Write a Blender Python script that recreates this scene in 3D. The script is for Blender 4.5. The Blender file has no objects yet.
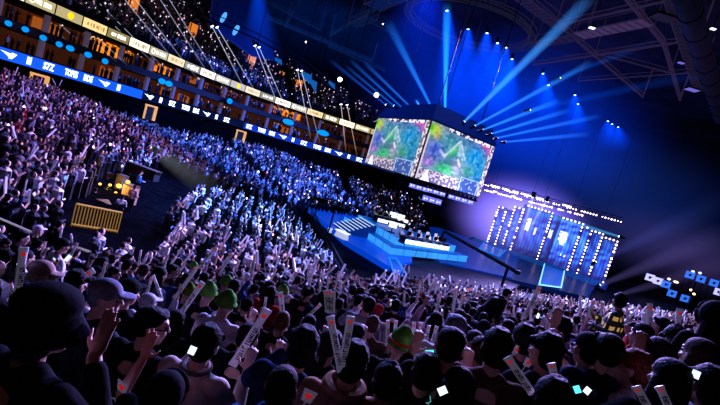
import bpy, bmesh, math, random
import numpy as np
from mathutils import Vector, Matrix, Euler
random.seed(7); RNG = np.random.default_rng(11)
SC = bpy.context.scene
COL = SC.collection
PI = math.pi
# ---------------------------------------------------------------- camera frame
FPX = 460.0; ROLL = math.radians(16.7); PITCH = math.radians(5.1)
EYE = Vector((0, 0, 8.7))                      # photographer's eye, floor of the arena is z = 0
RV = Vector((1, 0, 0)); FV = Vector((0, math.cos(PITCH), -math.sin(PITCH))); UV = Vector((0, math.sin(PITCH), math.cos(PITCH)))
CX = RV * math.cos(ROLL) + UV * math.sin(ROLL); CY = UV * math.cos(ROLL) - RV * math.sin(ROLL)
def ray(px, py):
    v = CX * ((px - 360) / FPX) - CY * ((py - 202.5) / FPX) + FV
    return v / v.y
def P(px, py, y): return EYE + ray(px, py) * y
def Pz(px, py, z):
    d = ray(px, py); return EYE + d * ((z - EYE.z) / d.z)
def Pv(px, py, a, b):                          # where a sight line meets the upright plane through ground points a, b
    d = ray(px, py); n = Vector((-(b[1] - a[1]), b[0] - a[0], 0))
    return EYE + d * (n.dot(Vector((a[0], a[1], 0)) - EYE) / n.dot(d))
def proj(w):
    v = Vector(w) - EYE; f = v.dot(FV)
    if f < .05: return (-9999, -9999, f)
    return (360 + FPX * v.dot(CX) / f, 202.5 - FPX * v.dot(CY) / f, f)
def proj_np(a):
    v = a - np.array(EYE); f = v @ np.array(FV); g = np.where(f < .05, 1e-3, f)
    return 360 + FPX * (v @ np.array(CX)) / g, 202.5 - FPX * (v @ np.array(CY)) / g, f
# ---------------------------------------------------------------- seating bowl: a few raked planes rising from the stage floor
A = (100, 97.7); C = (0, 31); D = (-6, 57); E = (2, 66); F = (16, 70); G = (40, 74)
PLANES = []
for (a, b, s) in ((A, C, .288), (C, D, .2), (D, E, .24), (E, F, .25), (F, G, .25)):
    dx, dy = b[0] - a[0], b[1] - a[1]; L = math.hypot(dx, dy)
    PLANES.append((a, b, (-dy / L, dx / L), s, L, -.9 if a is A else 0.0))
def ground(x, y):
    return max(0.0, max(s * ((x - a[0]) * n[0] + (y - a[1]) * n[1]) + o for a, b, n, s, L, o in PLANES))
def ground_np(x, y):
    h = np.full(x.shape, -9.0); k = np.full(x.shape, -1)
    for i, (a, b, n, s, L, o) in enumerate(PLANES):
        q = s * ((x - a[0]) * n[0] + (y - a[1]) * n[1]) + o; m = q > h; h = np.where(m, q, h); k = np.where(m, i, k)
    return np.maximum(h, 0), k
def hit(px, py, up=0.0, t0=.8, t1=130):
    d = ray(px, py); t = t0
    while t < t1:
        p = EYE + d * t
        if p.z < ground(p.x, p.y) + up: return p
        t += .04
    return EYE + d * t1
# ---------------------------------------------------------------- materials
MATS = {}
def mat(name, col=(.5, .5, .5), rough=.7, emit=None, es=0.0, metal=0.0, noise=0.0, nscale=20.0, bump=0.0, objcol=False, attr=None, sample=False, spec=.3):
    if name in MATS: return MATS[name]
    m = bpy.data.materials.new(name); m.use_nodes = True; nt = m.node_tree; N = nt.nodes; Lk = nt.links
    b = N['Principled BSDF']; b.inputs['Roughness'].default_value = rough; b.inputs['Metallic'].default_value = metal
    b.inputs['Specular IOR Level'].default_value = spec
    b.inputs['Base Color'].default_value = (*col, 1)
    src = None
    if objcol: o = N.new('ShaderNodeObjectInfo'); src = o.outputs['Color']
    if attr: o = N.new('ShaderNodeAttribute'); o.attribute_name = attr; src = o.outputs['Color']
    if noise or bump:
        tc = N.new('ShaderNodeTexCoord'); nz = N.new('ShaderNodeTexNoise'); nz.inputs['Scale'].default_value = nscale; nz.inputs['Detail'].default_value = 4
        Lk.new(tc.outputs['Object'], nz.inputs['Vector'])
    if noise:
        mx = N.new('ShaderNodeMix'); mx.data_type = 'RGBA'; mx.blend_type = 'MULTIPLY'; mx.inputs[0].default_value = 1
        rp = N.new('ShaderNodeMapRange'); rp.inputs['From Min'].default_value = .3; rp.inputs['From Max'].default_value = .7
        rp.inputs['To Min'].default_value = 1 - noise; rp.inputs['To Max'].default_value = 1 + noise
        Lk.new(nz.outputs['Fac'], rp.inputs['Value'])
        if src: Lk.new(src, mx.inputs[6])
        else: mx.inputs[6].default_value = (*col, 1)
        Lk.new(rp.outputs['Result'], mx.inputs[7]); src = mx.outputs[2]
    if bump:
        bp = N.new('ShaderNodeBump'); bp.inputs['Strength'].default_value = bump; bp.inputs['Distance'].default_value = .02
        Lk.new(nz.outputs['Fac'], bp.inputs['Height']); Lk.new(bp.outputs['Normal'], b.inputs['Normal'])
    if src: Lk.new(src, b.inputs['Base Color'])
    if es:
        b.inputs['Emission Strength'].default_value = es
        if emit is None and src: Lk.new(src, b.inputs['Emission Color'])
        else: b.inputs['Emission Color'].default_value = (*(emit or col), 1)
    try: m.cycles.emission_sampling = 'AUTO' if sample else 'NONE'
    except Exception: pass
    MATS[name] = m; return m
def glow(name, col, s, sample=False): return mat(name, tuple(c * .3 for c in col), .6, emit=col, es=s, sample=sample)
def beam_mat(name, power=1.6, r0=.12, edge=1.0):
    """air lit inside a beam: glows by depth of the beam, fades along its length and to its rim"""
    if name in MATS: return MATS[name]
    m = bpy.data.materials.new(name); m.use_nodes = True; nt = m.node_tree; N = nt.nodes; Lk = nt.links; N.clear()
    out = N.new('ShaderNodeOutputMaterial'); em = N.new('ShaderNodeEmission'); Lk.new(em.outputs[0], out.inputs['Volume'])
    oi = N.new('ShaderNodeObjectInfo'); tc = N.new('ShaderNodeTexCoord'); sp = N.new('ShaderNodeSeparateXYZ'); Lk.new(tc.outputs['Object'], sp.inputs[0])
    def ma(op, a, b=None, c=None):
        n = N.new('ShaderNodeMath'); n.operation = op
        for i, v in enumerate((a, b, c)):
            if v is None: continue
            if isinstance(v, (int, float)): n.inputs[i].default_value = v
            else: Lk.new(v, n.inputs[i])
        return n.outputs[0]
    z = ma('MAXIMUM', sp.outputs[2], 0.0)
    fade = ma('POWER', ma('MAXIMUM', ma('SUBTRACT', 1.0, z), 0.0), power)
    rr = ma('MULTIPLY_ADD', z, 1 - r0, r0)
    rho = ma('DIVIDE', ma('SQRT', ma('ADD', ma('MULTIPLY', sp.outputs[0], sp.outputs[0]), ma('MULTIPLY', sp.outputs[1], sp.outputs[1]))), rr)
    rim = ma('POWER', ma('MAXIMUM', ma('SUBTRACT', 1.0, rho), 0.0), edge)
    near = ma('POWER', ma('DIVIDE', r0, rr), 1.0)
    s = ma('MULTIPLY', ma('MULTIPLY', fade, rim), near)
    Lk.new(oi.outputs['Color'], em.inputs['Color']); Lk.new(s, em.inputs['Strength'])
    # thin absorbing smoke so the air counts as see-through matter
    ab = N.new('ShaderNodeVolumeAbsorption'); ab.inputs['Density'].default_value = 0.0005
    ad = N.new('ShaderNodeAddShader'); Lk.new(em.outputs[0], ad.inputs[0]); Lk.new(ab.outputs[0], ad.inputs[1]); Lk.new(ad.outputs[0], out.inputs['Volume'])
    try: m.cycles.volume_step_rate = 1.0
    except Exception: pass
    MATS[name] = m; return m
# ---------------------------------------------------------------- mesh building
class MB:
    def __init__(s): s.v = []; s.f = []; s.m = []; s.c = []
    def add(s, vs, fs, mi=0, col=None):
        b = len(s.v); s.v += [tuple(v) for v in vs]; s.f += [tuple(b + i for i in f) for f in fs]; s.m += [mi] * len(fs)
        s.c += [col or (1, 1, 1)] * len(vs); return s
    def box(s, c, size, rot=None, mi=0, col=None, taper=1.0):
        x, y, z = (q / 2 for q in size); R = rot or Matrix.Identity(3); c = Vector(c); vs = []
        for k, (a, b_, d) in enumerate(((-1, -1, -1), (1, -1, -1), (1, 1, -1), (-1, 1, -1), (-1, -1, 1), (1, -1, 1), (1, 1, 1), (-1, 1, 1))):
            t = taper if d > 0 else 1; vs.append(c + R @ Vector((a * x * t, b_ * y * t, d * z)))
        return s.add(vs, ((0, 3, 2, 1), (4, 5, 6, 7), (0, 1, 5, 4), (1, 2, 6, 5), (2, 3, 7, 6), (3, 0, 4, 7)), mi, col)
    def quad(s, a, b, c, d, mi=0, col=None): return s.add((a, b, c, d), ((0, 1, 2, 3),), mi, col)
    def tube(s, pts, r, n=8, mi=0, col=None, cap=True):
        pts = [Vector(p) for p in pts]; rs = r if isinstance(r, (list, tuple)) else [r] * len(pts); vs = []; fs = []
        up = Vector((0, 0, 1))
        for i, p in enumerate(pts):
            t = (pts[min(i + 1, len(pts) - 1)] - pts[max(i - 1, 0)]).normalized()
            a = t.cross(up if abs(t.z) < .95 else Vector((1, 0, 0))).normalized(); b = t.cross(a)
            for k in range(n): an = 2 * PI * k / n; vs.append(p + (a * math.cos(an) + b * math.sin(an)) * rs[i])
        for i in range(len(pts) - 1):
            for k in range(n): k2 = (k + 1) % n; fs.append((i * n + k, i * n + k2, (i + 1) * n + k2, (i + 1) * n + k))
        if cap: fs.append(tuple(range(n))[::-1]); fs.append(tuple((len(pts) - 1) * n + k for k in range(n)))
        return s.add(vs, fs, mi, col)
    def ball(s, c, r, seg=10, rings=7, rot=None, mi=0, col=None):
        r = r if isinstance(r, (list, tuple)) else (r, r, r); R = rot or Matrix.Identity(3); c = Vector(c)
        vs = [c + R @ Vector((0, 0, r[2]))]; fs = []
        for i in range(1, rings):
            th = PI * i / rings
            for k in range(seg): ph = 2 * PI * k / seg; vs.append(c + R @ Vector((r[0] * math.sin(th) * math.cos(ph), r[1] * math.sin(th) * math.sin(ph), r[2] * math.cos(th))))
        vs.append(c - R @ Vector((0, 0, r[2]))); last = len(vs) - 1
        for k in range(seg): fs.append((0, 1 + k, 1 + (k + 1) % seg)); fs.append((last, last - seg + (k + 1) % seg, last - seg + k))
        for i in range(rings - 2):
            for k in range(seg): a = 1 + i * seg + k; b = 1 + i * seg + (k + 1) % seg; fs.append((a, a + seg, b + seg, b))
        return s.add(vs, fs, mi, col)
    def cap(s, p0, p1, r0, r1, seg=12):
        p0 = Vector(p0); p1 = Vector(p1); n = 6; ds = (p1 - p0).length
        s.ball(p0, r0, seg, 8); s.ball(p1, r1, seg, 8); s.tube([p0, p1], [r0, r1], seg); return s
    def mesh(s, name, mats=(), smooth=False, colors=False):
        me = bpy.data.meshes.new(name); me.from_pydata(s.v, [], s.f)
        for m in mats: me.materials.append(m)
        if len(mats) > 1: me.polygons.foreach_set('material_index', s.m)
        if colors:
            ca = me.color_attributes.new('Col', 'FLOAT_COLOR', 'POINT'); arr = np.ones((len(s.v), 4), np.float32); arr[:, :3] = np.array(s.c, np.float32); ca.data.foreach_set('color', arr.ravel())
        if smooth: me.polygons.foreach_set('use_smooth', [True] * len(me.polygons))
        me.update(); return me
    def build(s, name, mats, parent=None, loc=None, smooth=False, colors=False):
        mats = mats if isinstance(mats, (list, tuple)) else [mats]
        o = bpy.data.objects.new(name, s.mesh(name, mats, smooth, colors)); COL.objects.link(o)
        if loc is not None: o.location = loc
        if parent is not None: o.parent = parent
        return o
def put(name, me, parent=None, loc=None, rot=None, scale=None, color=None):
    o = bpy.data.objects.new(name, me); COL.objects.link(o)
    if parent is not None: o.parent = parent
    if loc is not None: o.location = loc
    if rot is not None: o.rotation_euler = rot
    if scale is not None: o.scale = scale if isinstance(scale, (tuple, list, Vector)) else (scale,) * 3
    if color is not None: o.color = (*color, 1)
    return o
def tag(o, label, cat, group=None, kind=None):
    o['label'] = label; o['category'] = cat
    if group: o['group'] = group
    if kind: o['kind'] = kind
    return o
def empty(name, loc=(0, 0, 0), rz=0.0):
    o = bpy.data.objects.new(name, None); COL.objects.link(o); o.location = loc; o.rotation_euler = (0, 0, rz); o.empty_display_size = .1; return o
def struct(o): o['kind'] = 'structure'; return o
def dirmat(d, up=(0, 0, 1)):
    """rotation whose local +Z points along d"""
    return Vector(d).to_track_quat('Z', 'Y').to_matrix()
def text_mesh(body, size=1.0, ext=.01, mats=(), sx=1.0, bold=0.0):
    cu = bpy.data.curves.new('txt', 'FONT'); cu.body = body; cu.size = size; cu.extrude = ext; cu.align_x = 'CENTER'; cu.align_y = 'CENTER'; cu.resolution_u = 2; cu.offset = bold
    o = bpy.data.objects.new('txt', cu); COL.objects.link(o); bpy.context.view_layer.update()
    me = bpy.data.meshes.new_from_object(o.evaluated_get(bpy.context.evaluated_depsgraph_get()))
    bpy.data.objects.remove(o); bpy.data.curves.remove(cu); me.materials.clear()
    for m in mats: me.materials.append(m)
    me.transform(Matrix.Scale(sx, 4, (1, 0, 0))); return me
def inpoly(x, y, poly):
    c = False; j = len(poly) - 1
    for i in range(len(poly)):
        xi, yi = poly[i]; xj, yj = poly[j]
        if (yi > y) != (yj > y) and x < (xj - xi) * (y - yi) / (yj - yi) + xi: c = not c
        j = i
    return c
# ---------------------------------------------------------------- camera
cam_d = bpy.data.cameras.new('camera'); cam = bpy.data.objects.new('camera', cam_d); COL.objects.link(cam); SC.camera = cam
cam_d.sensor_width = 36; cam_d.lens = 36 * FPX / 720; cam_d.clip_end = 400; cam_d.clip_start = .05
M4 = Matrix((CX, CY, -FV)).transposed().to_4x4(); M4.translation = EYE; cam.matrix_world = M4
SC.view_settings.view_transform = 'Standard'; SC.view_settings.look = 'Medium High Contrast'; SC.view_settings.exposure = .25; SC.view_settings.gamma = 1
SC.cycles.max_bounces = 4; SC.cycles.diffuse_bounces = 1; SC.cycles.glossy_bounces = 1; SC.cycles.transparent_max_bounces = 96; SC.cycles.volume_bounces = 0
SC.cycles.use_denoising = True; SC.cycles.sample_clamp_indirect = 3
w = bpy.data.worlds.new('world'); SC.world = w; w.use_nodes = True
w.node_tree.nodes['Background'].inputs[0].default_value = (.15, .2, 1, 1); w.node_tree.nodes['Background'].inputs[1].default_value = .008
# ================================================================ SETTING
DARK = mat('dark_concrete', (.0035, .0035, .005), .8, noise=.4, nscale=1.5, spec=0.0)
BLACK = mat('black_paint', (.005, .005, .007), .7, spec=.02)
STEEL = mat('dark_steel', (.05, .045, .06), .5, metal=.3)
EZ = EYE.z
def grid_surface(x0, x1, y0, y1, st, keep=None):
    nx = int((x1 - x0) / st) + 1; ny = int((y1 - y0) / st) + 1; m = MB()
    X, Y = np.meshgrid(np.linspace(x0, x1, nx), np.linspace(y0, y1, ny)); H, _ = ground_np(X, Y)
    m.v = [(X[j, i], Y[j, i], H[j, i] - .02) for j in range(ny) for i in range(nx)]
    for j in range(ny - 1):
        for i in range(nx - 1):
            if keep and not keep(X[j, i], Y[j, i]): continue
            if H[j, i] < .01 and H[j + 1, i + 1] < .01 and H[j, i + 1] < .01 and H[j + 1, i] < .01: continue
            a = j * nx + i; m.f.append((a, a + 1, a + nx + 1, a + nx)); m.m.append(0)
    m.c = [(1, 1, 1)] * len(m.v); return m
# ribbon line: front edge of the suite levels, an oval
RIB = [(-37, 30), (-34.6, 43), (-30, 57), (-24.5, 70), (-17, 79), (-6.6, 83.2), (6, 85.4)]
def spline(pts, n):
    out = []
    for i in range(len(pts) - 1):
        p = [Vector((*pts[max(0, min(len(pts) - 1, i + k))], 0)) for k in (-1, 0, 1, 2)]
        for j in range(n):
            t = j / n
            out.append(.5 * ((2 * p[1]) + (p[2] - p[0]) * t + (2 * p[0] - 5 * p[1] + 4 * p[2] - p[3]) * t * t + (3 * p[1] - p[0] - 3 * p[2] + p[3]) * t ** 3))
    out.append(Vector((*pts[-1], 0))); return out
def resample(pl, step):
    out = [pl[0]]; acc = 0
    for a, b in zip(pl, pl[1:]):
        L = (b - a).length
        while acc + L >= step:
            f = (step - acc) / L; a = a.lerp(b, f); out.append(a); L = (b - a).length; acc = 0
        acc += L
    return out
RC = resample(spline(RIB, 24), .5)
def rc_at(i):
    i = max(0, min(len(RC) - 2, i)); p = RC[int(i)]; t = (RC[int(i) + 1] - RC[max(0, int(i) - 1)]).normalized(); return p, t, Vector((-t.y, t.x, 0))   # point, tangent, outward
RP = [(p.x, p.y) for p in RC]
RIB_POLY = RP + [(20, 87), (60, 120), (120, 120), (120, -20), (-37, -20)]
def keep_in(x, y): return inpoly(x, y, RIB_POLY) and not (x > 11 and y > 66 and ground_np(np.array(x), np.array(y))[1] >= 3)
struct(grid_surface(-45, 110, -6, 95, 1.0, keep_in).build('floor_seating_slope', DARK))
fl = MB(); fl.quad((-60, -20, -.05), (140, -20, -.05), (140, 140, -.05), (-60, 140, -.05)); struct(fl.build('floor', mat('arena_floor', (.006, .006, .012), .5, noise=.3, nscale=.4, spec=.03)))
def strip(z0, off0, z1, off1, i0=0, i1=None, step=2):
    m = MB(); idx = list(range(i0, (i1 or len(RC) - 1), step)); vs = []
    for i in idx:
        p, t, n = rc_at(i); vs += [p + n * off0 + Vector((0, 0, z0)), p + n * off1 + Vector((0, 0, z1))]
    return m.add(vs, [(2 * k, 2 * k + 2, 2 * k + 3, 2 * k + 1) for k in range(len(idx) - 1)])
def slab(z0, z1, off0, off1, **k):
    a = strip(z0, off0, z1, off0, **k); a2 = strip(z1, off0, z1, off1, **k); a3 = strip(z0, off0, z0, off1, **k)
    for q in (a2, a3): a.add(q.v, q.f)
    return a
# suite levels (z offsets from eye level)
LZ = EZ - .55; UZ = EZ + 5.0
struct(strip(2.0, .4, LZ, .4).build('wall_concourse', DARK))
struct(slab(LZ - .1, LZ + .95, .25, 4.0).build('floor_lower_suites', DARK))
ORNG = mat('suite_wall', (.32, .11, .05), .7, emit=(1, .28, .08), es=.03, noise=.8, nscale=.22)
struct(strip(LZ + .9, 4.0, EZ + 2.6, 4.0).build('wall_suites_lower', ORNG))
struct(slab(EZ + 2.3, EZ + 3.1, .5, 4.5).build('floor_upper_suites', mat('slab_face', (.05, .035, .035), .7)))
struct(strip(EZ + 3.0, 4.5, UZ + .1, 4.5).build('wall_suites_upper', ORNG))
struct(slab(UZ - .25, UZ + 1.15, .35, 6.0).build('floor_upper_bowl_edge', BLACK))
# sloping face of upper bowl, fewer rows toward the far corner
NROW = 30
def upper_h(k): return UZ + 1.2 + .52 * k, 1.5 + .80 * k
RMAX = {}
def row_max(i):
    if i in RMAX: return RMAX[i]
    p, t, n = rc_at(i); b = 0
    for k in range(NROW):
        z, o = upper_h(k); q = p + n * o + Vector((0, 0, z)); u, v, f_ = proj(q)
        if f_ > 0 and u > 200 and v < 26 + (u - 225) * .58: break
        b = k
    RMAX[i] = b; return b
m = MB(); idx = list(range(0, len(RC) - 1, 4)); vs = []
for i in idx:
    p, t, n = rc_at(i)
    for k in (0, row_max(i)): z, o = upper_h(k); vs.append(p + n * o + Vector((0, 0, z - .3)))
m.add(vs, [(2 * k, 2 * k + 2, 2 * k + 3, 2 * k + 1) for k in range(len(idx) - 1)]); struct(m.build('floor_upper_bowl', BLACK))
# ceiling and far dark walls
CZ = EZ + 30
m = MB(); m.quad((-120, -30, CZ), (-120, 150, CZ), (160, 150, CZ), (160, -30, CZ)); struct(m.build('ceiling', mat('ceiling_deck', (.06, .06, .09), .8, noise=.6, nscale=.12)))
WALLM = mat('dark_drape', (.02, .02, .035), .9, noise=.5, nscale=.3)
m = MB(); m.quad((-100, 128, 0), (150, 128, 0), (150, 128, CZ), (-100, 128, CZ)); struct(m.build('wall_back', WALLM))
m = MB(); m.quad((128, 128, 0), (112, 0, 0), (112, 0, CZ), (128, 128, CZ)); struct(m.build('wall_right', WALLM))
m = MB(); m.quad((-75, -10, 0), (-75, 128, 0), (-75, 128, CZ), (-75, -10, CZ)); struct(m.build('wall_left', WALLM))
# columns of the suites
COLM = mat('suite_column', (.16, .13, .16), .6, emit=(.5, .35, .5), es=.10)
ci = 0
for i in range(14, len(RC) - 4, 9):
    p, t, n = rc_at(i); R = Matrix((t, n, Vector((0, 0, 1)))).transposed()
    for z0, z1, off in ((LZ + .9, EZ + 2.3, .9), (EZ + 3.1, UZ - .2, .9)):
        ci += 1; m = MB(); m.box(p + n * off + Vector((0, 0, (z0 + z1) / 2)), (.42, .42, z1 - z0), R); struct(m.build('trim_%d' % ci, COLM))
# warm glowing back bars in a few suites
BARM = mat('amber_glow', (.3, .1, .01), .6, emit=(1, .30, .015), es=.7, noise=.5, nscale=1.5); AMB2 = mat('amber_soft', (.3, .1, .03), .6, emit=(1, .28, .05), es=.26)
def suite_at(px, py, y):
    w_ = P(px, py, y); k = min(range(len(RC)), key=lambda i: abs(proj((RC[i].x, RC[i].y, w_.z))[0] - px) if RC[i].y > 30 else 1e9); return k
SUITES = [(133, 55, 3.2, 4.75, 12, 'large amber-lit suite bar under the yellow sponsor boards'), (140, 60, 3.2, 4.3, 5, 'amber-lit suite opening beside the largest lit bar'),
          (127, 77, .6, 1.9, 4, 'amber-lit doorway on the lower suite level'), (181, 72, 3.4, 4.6, 6, 'amber strip-lit suite on the upper suite level'), (214, 87, 3.6, 4.5, 7, 'orange lit suite beneath the yellow boards near the balcony light spots'),
          (186, 95, .6, 1.8, 4, 'amber-lit suite bay just above the black ribbon board'), (238, 112, 3.7, 4.5, 7, 'peach lit suite with a bright ceiling lamp'), (290, 113, 3.5, 4.7, 10, 'amber-lit suite bar behind the crossing light beams'),
          (293, 129, .6, 1.7, 5, 'small amber-lit suite bay low above the ribbon board'), (203, 88, .6, 1.7, 4, 'dim amber suite bay between two columns'), (70, 33, 3.3, 4.5, 6, 'orange lit suite beside the blue oval light spots'), (118, 47, 3.2, 4.4, 3, 'orange glowing end wall of a suite')]
for j, (px, py, z0, z1, w_, lab) in enumerate(SUITES):
    k = suite_at(px, py, 50); m = MB(); f = MB()
    e = empty('suite_bar', rc_at(k)[0] + Vector((0, 0, EZ + z0))); tag(e, lab, 'lit suite bar')
    for q in range(-w_ // 2, w_ // 2):
        p, t, n = rc_at(k + q); p2, t2, n2 = rc_at(k + q + 1); o = 3.6; b_ = e.location
        zz0 = z0 + .1 * random.random(); zz1 = z1 - .5 * random.random() * (q % 2)
        m.quad(p + n * o + Vector((0, 0, EZ + zz0)) - b_, p2 + n2 * o + Vector((0, 0, EZ + zz0)) - b_, p2 + n2 * o + Vector((0, 0, EZ + zz1)) - b_, p + n * o + Vector((0, 0, EZ + zz1)) - b_)
        f.box((p + p2) / 2 + n * (o - .2) + Vector((0, 0, EZ + z0 - .05)) - b_, (.5, .25, .18))
    m.build('lit_panel', BARM if j in (0, 1, 7, 3) else AMB2, e); f.build('counter', mat('counter_wood', (.12, .05, .02), .5), e)
# ---------------------------------------------------------------- yellow sponsor boards on the upper edge
YEL = [glow('board_cream', (1, .78, .36), .72), glow('board_pale', (.85, .72, .36), .45), glow('board_white', (1, .9, .66), 1.0), glow('board_olive', (.62, .52, .22), .36)]
INK = mat('board_ink', (.05, .03, .01), .7); INKW = glow('board_light_ink', (1, .95, .8), 1.6)
n_b = 0
looks = ['cream', 'pale yellow', 'bright white', 'olive yellow']
adj = ['with a wide word mark', 'with a round emblem and a word', 'with an orange disc', 'with two short words', 'with a small script word', 'with a plain glow', 'with a square mark', 'with faint lettering', 'with three thick letters']
i = 2; seen_lab = set()
while i < len(RC) - 12:
    wn = 6; p, t, n = rc_at(i + wn / 2); a = rc_at(i)[0]; b = rc_at(i + wn)[0]; L = (b - a).length - .18
    R = Matrix((t, n, Vector((0, 0, 1)))).transposed().to_4x4(); ctr = (a + b) / 2 + n * .12 + Vector((0, 0, UZ + .5))
    px, py, f_ = proj(ctr)
    if px < -30 or px > 385 or py < -25: i += wn; continue
    kind = n_b % 9; mi = (2, 1, 1, 0, 3, 2, 1, 0, 3)[kind]
    e = empty('sponsor_board', ctr); e.rotation_euler = R.to_euler()
    m = MB(); m.box((0, 0, 0), (L, .10, .98)); lp_ = m.build('light_panel', YEL[mi], e)
    m = MB(); m.box((L / 2 + .07, .02, 0), (.12, .14, 1.12)); m.box((0, .03, .53), (L + .2, .1, .07)); m.box((0, .03, -.53), (L + .2, .1, .07)); m.build('board_frame', BLACK, e)
    m = MB(); r2 = random.Random(n_b)
    ink = INKW if mi in (1, 3) else mat('board_gold_ink', (.45, .25, .05), .6, emit=(.6, .35, .06), es=.5)
    def ring(cx, cz, r, mm):
        pts = [Vector((cx + r * math.cos(q * PI / 6), -.07, cz + r * math.sin(q * PI / 6))) for q in range(13)]; mm.tube(pts, .05, 4)
    x = -L * .32
    if kind in (1, 6): ring(x, 0, .26, m); x += .5
    if kind == 2: m.ball((0.1, -.05, 0), (.34, .03, .34)); ink = glow('board_orange_disc', (1, .45, .0), 1.4)
    else:
        while x < L * .36:
            h = r2.choice((.3, .42, .42)) * (1.4 if kind == 8 else 1); wd = r2.choice((.07, .1, .16))
            m.box((x, -.06, 0), (wd, .03, h)); x += wd + r2.choice((.06, .08, .22))
    m.build('lettering', ink, lp_)
    seq = ['first', 'second', 'third', 'fourth', 'fifth', 'sixth'][n_b // 9] if n_b // 9 < 6 else 'last'
    tag(e, '%s lit board %s on balcony edge, %s such' % (looks[mi], adj[kind], seq), 'sponsor board', 'lit sponsor boards along the upper balcony edge')
    n_b += 1; i += wn
# ---------------------------------------------------------------- ribbon LED board, lower edge
RB_BLUE = glow('ribbon_blue', (.01, .12, .95), .85); RB_BLK = glow('ribbon_black', (.005, .008, .03), .3); RB_WHITE = glow('ribbon_white', (.85, .95, 1), 1.7)
TXT = [text_mesh('II', .95, .012, [RB_WHITE], 1.1, .03), text_mesh('S7Z', .92, .012, [RB_WHITE], .75, .03), text_mesh('TOPES', .92, .012, [RB_WHITE], .55, .03), text_mesh('BDE', .92, .012, [RB_WHITE], .66, .03)]
wing = MB()
for s_, (x0, x1, z0) in enumerate(((-1.0, .3, .34), (-.55, .45, .12), (-.2, .3, -.1))):
    wing.add([(x0, -.01, z0), (x1, -.01, z0 - .12), (x1 - .2, -.01, z0 - .34), (x0 + .35, -.01, z0 - .12)], ((0, 3, 2, 1),))
wing.add([(.35, -.01, .38), (1.0, -.01, .3), (.45, -.01, -.38), (.2, -.01, -.2)], ((0, 3, 2, 1),)); WING = wing.mesh('wing', [RB_WHITE]); WING.transform(Matrix.Scale(.8, 4))
def ribbon_run(i0, i1, pmat, lab, seq_start):
    e = empty('ribbon_board', rc_at((i0 + i1) // 2)[0] + Vector((0, 0, LZ))); tag(e, lab, 'LED ribbon board'); b_ = e.location
    q = strip(LZ - .05, 0.0, LZ + 1.0, 0.0, i0, i1 + 1, 1); q.v = [tuple(Vector(v) - b_) for v in q.v]; ls_ = q.build('led_strip', pmat, e)
    fr = slab(LZ - .17, LZ - .06, -.05, .2, i0=i0, i1=i1 + 1, step=1); fr2 = slab(LZ + 1.01, LZ + 1.12, -.05, .2, i0=i0, i1=i1 + 1, step=1); fr.add(fr2.v, fr2.f)
    fr.v = [tuple(Vector(v) - b_) for v in fr.v]; fr.build('board_frame', BLACK, e)
    i = i0 + 2; k = seq_start
    while i < i1 - 3:
        p, t, n = rc_at(i); R = Matrix((t, Vector((0, 0, 1)), -n)).transposed().to_4x4(); Rw = Matrix((t, n, Vector((0, 0, 1)))).transposed().to_4x4()
        c = p - n * .03 + Vector((0, 0, LZ + .47)) - b_
        if k % 5 == 0: put('winged_mark', WING, ls_, c, Rw.to_euler())
        else: put('lettering', TXT[k % 5 - 1], ls_, c, R.to_euler())
        i += (4, 4, 5, 4, 4)[k % 5]; k += 1
iA = suite_at(141, 95, 57); iB = suite_at(244, 124, 77)
ribbon_run(2, iA, RB_BLUE, 'blue LED ribbon board with white lettering and winged marks below the suites', 0)
ribbon_run(iA, iB, RB_BLK, 'black stretch of the LED ribbon board with white lettering', 0)
ribbon_run(iB, min(len(RC) - 3, iB + 75), glow('ribbon_navy', (.01, .05, .35), .6), 'navy stretch of the LED ribbon board nearest the hanging screen', 2)
# blue light spots thrown on the balcony front, built as glowing ovals
OV = glow('light_spot_blue', (.0, .30, .95), .85)
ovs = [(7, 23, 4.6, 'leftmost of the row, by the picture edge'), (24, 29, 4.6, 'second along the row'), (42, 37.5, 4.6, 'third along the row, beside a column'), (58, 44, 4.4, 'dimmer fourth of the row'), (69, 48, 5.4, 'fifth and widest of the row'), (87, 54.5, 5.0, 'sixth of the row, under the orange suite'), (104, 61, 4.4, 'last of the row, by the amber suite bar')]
for (px, py, w_, l) in ovs + [(161, 81, 5.5, 'pair nearest the black ribbon board'), (168, 83.5, 5.5, 'pair half beside another spot'), (288, 122, 7, 'between two white light beams'), (323, 133, 7, 'by the last pair of light beams'), (229, 101, 4, 'faint one over the dark crowd')]:
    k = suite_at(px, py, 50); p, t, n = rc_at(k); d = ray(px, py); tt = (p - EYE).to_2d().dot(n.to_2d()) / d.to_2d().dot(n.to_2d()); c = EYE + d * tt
    e = empty('balcony_light_spot', c - n * .12); e.rotation_euler = Matrix((t, n, Vector((0, 0, 1)))).transposed().to_euler(); s_ = tt / 50
    m = MB(); m.ball((0, -.05, 0), (.095 * w_ * s_, .05, .26 * s_ * 1.15), 16, 8); m.build('glowing_spot', OV, e)
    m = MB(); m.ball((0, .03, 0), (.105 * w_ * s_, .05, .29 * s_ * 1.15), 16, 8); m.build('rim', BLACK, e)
    tag(e, 'blue oval light spot on the balcony front, ' + l, 'lamp', 'blue oval balcony light spots')
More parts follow.
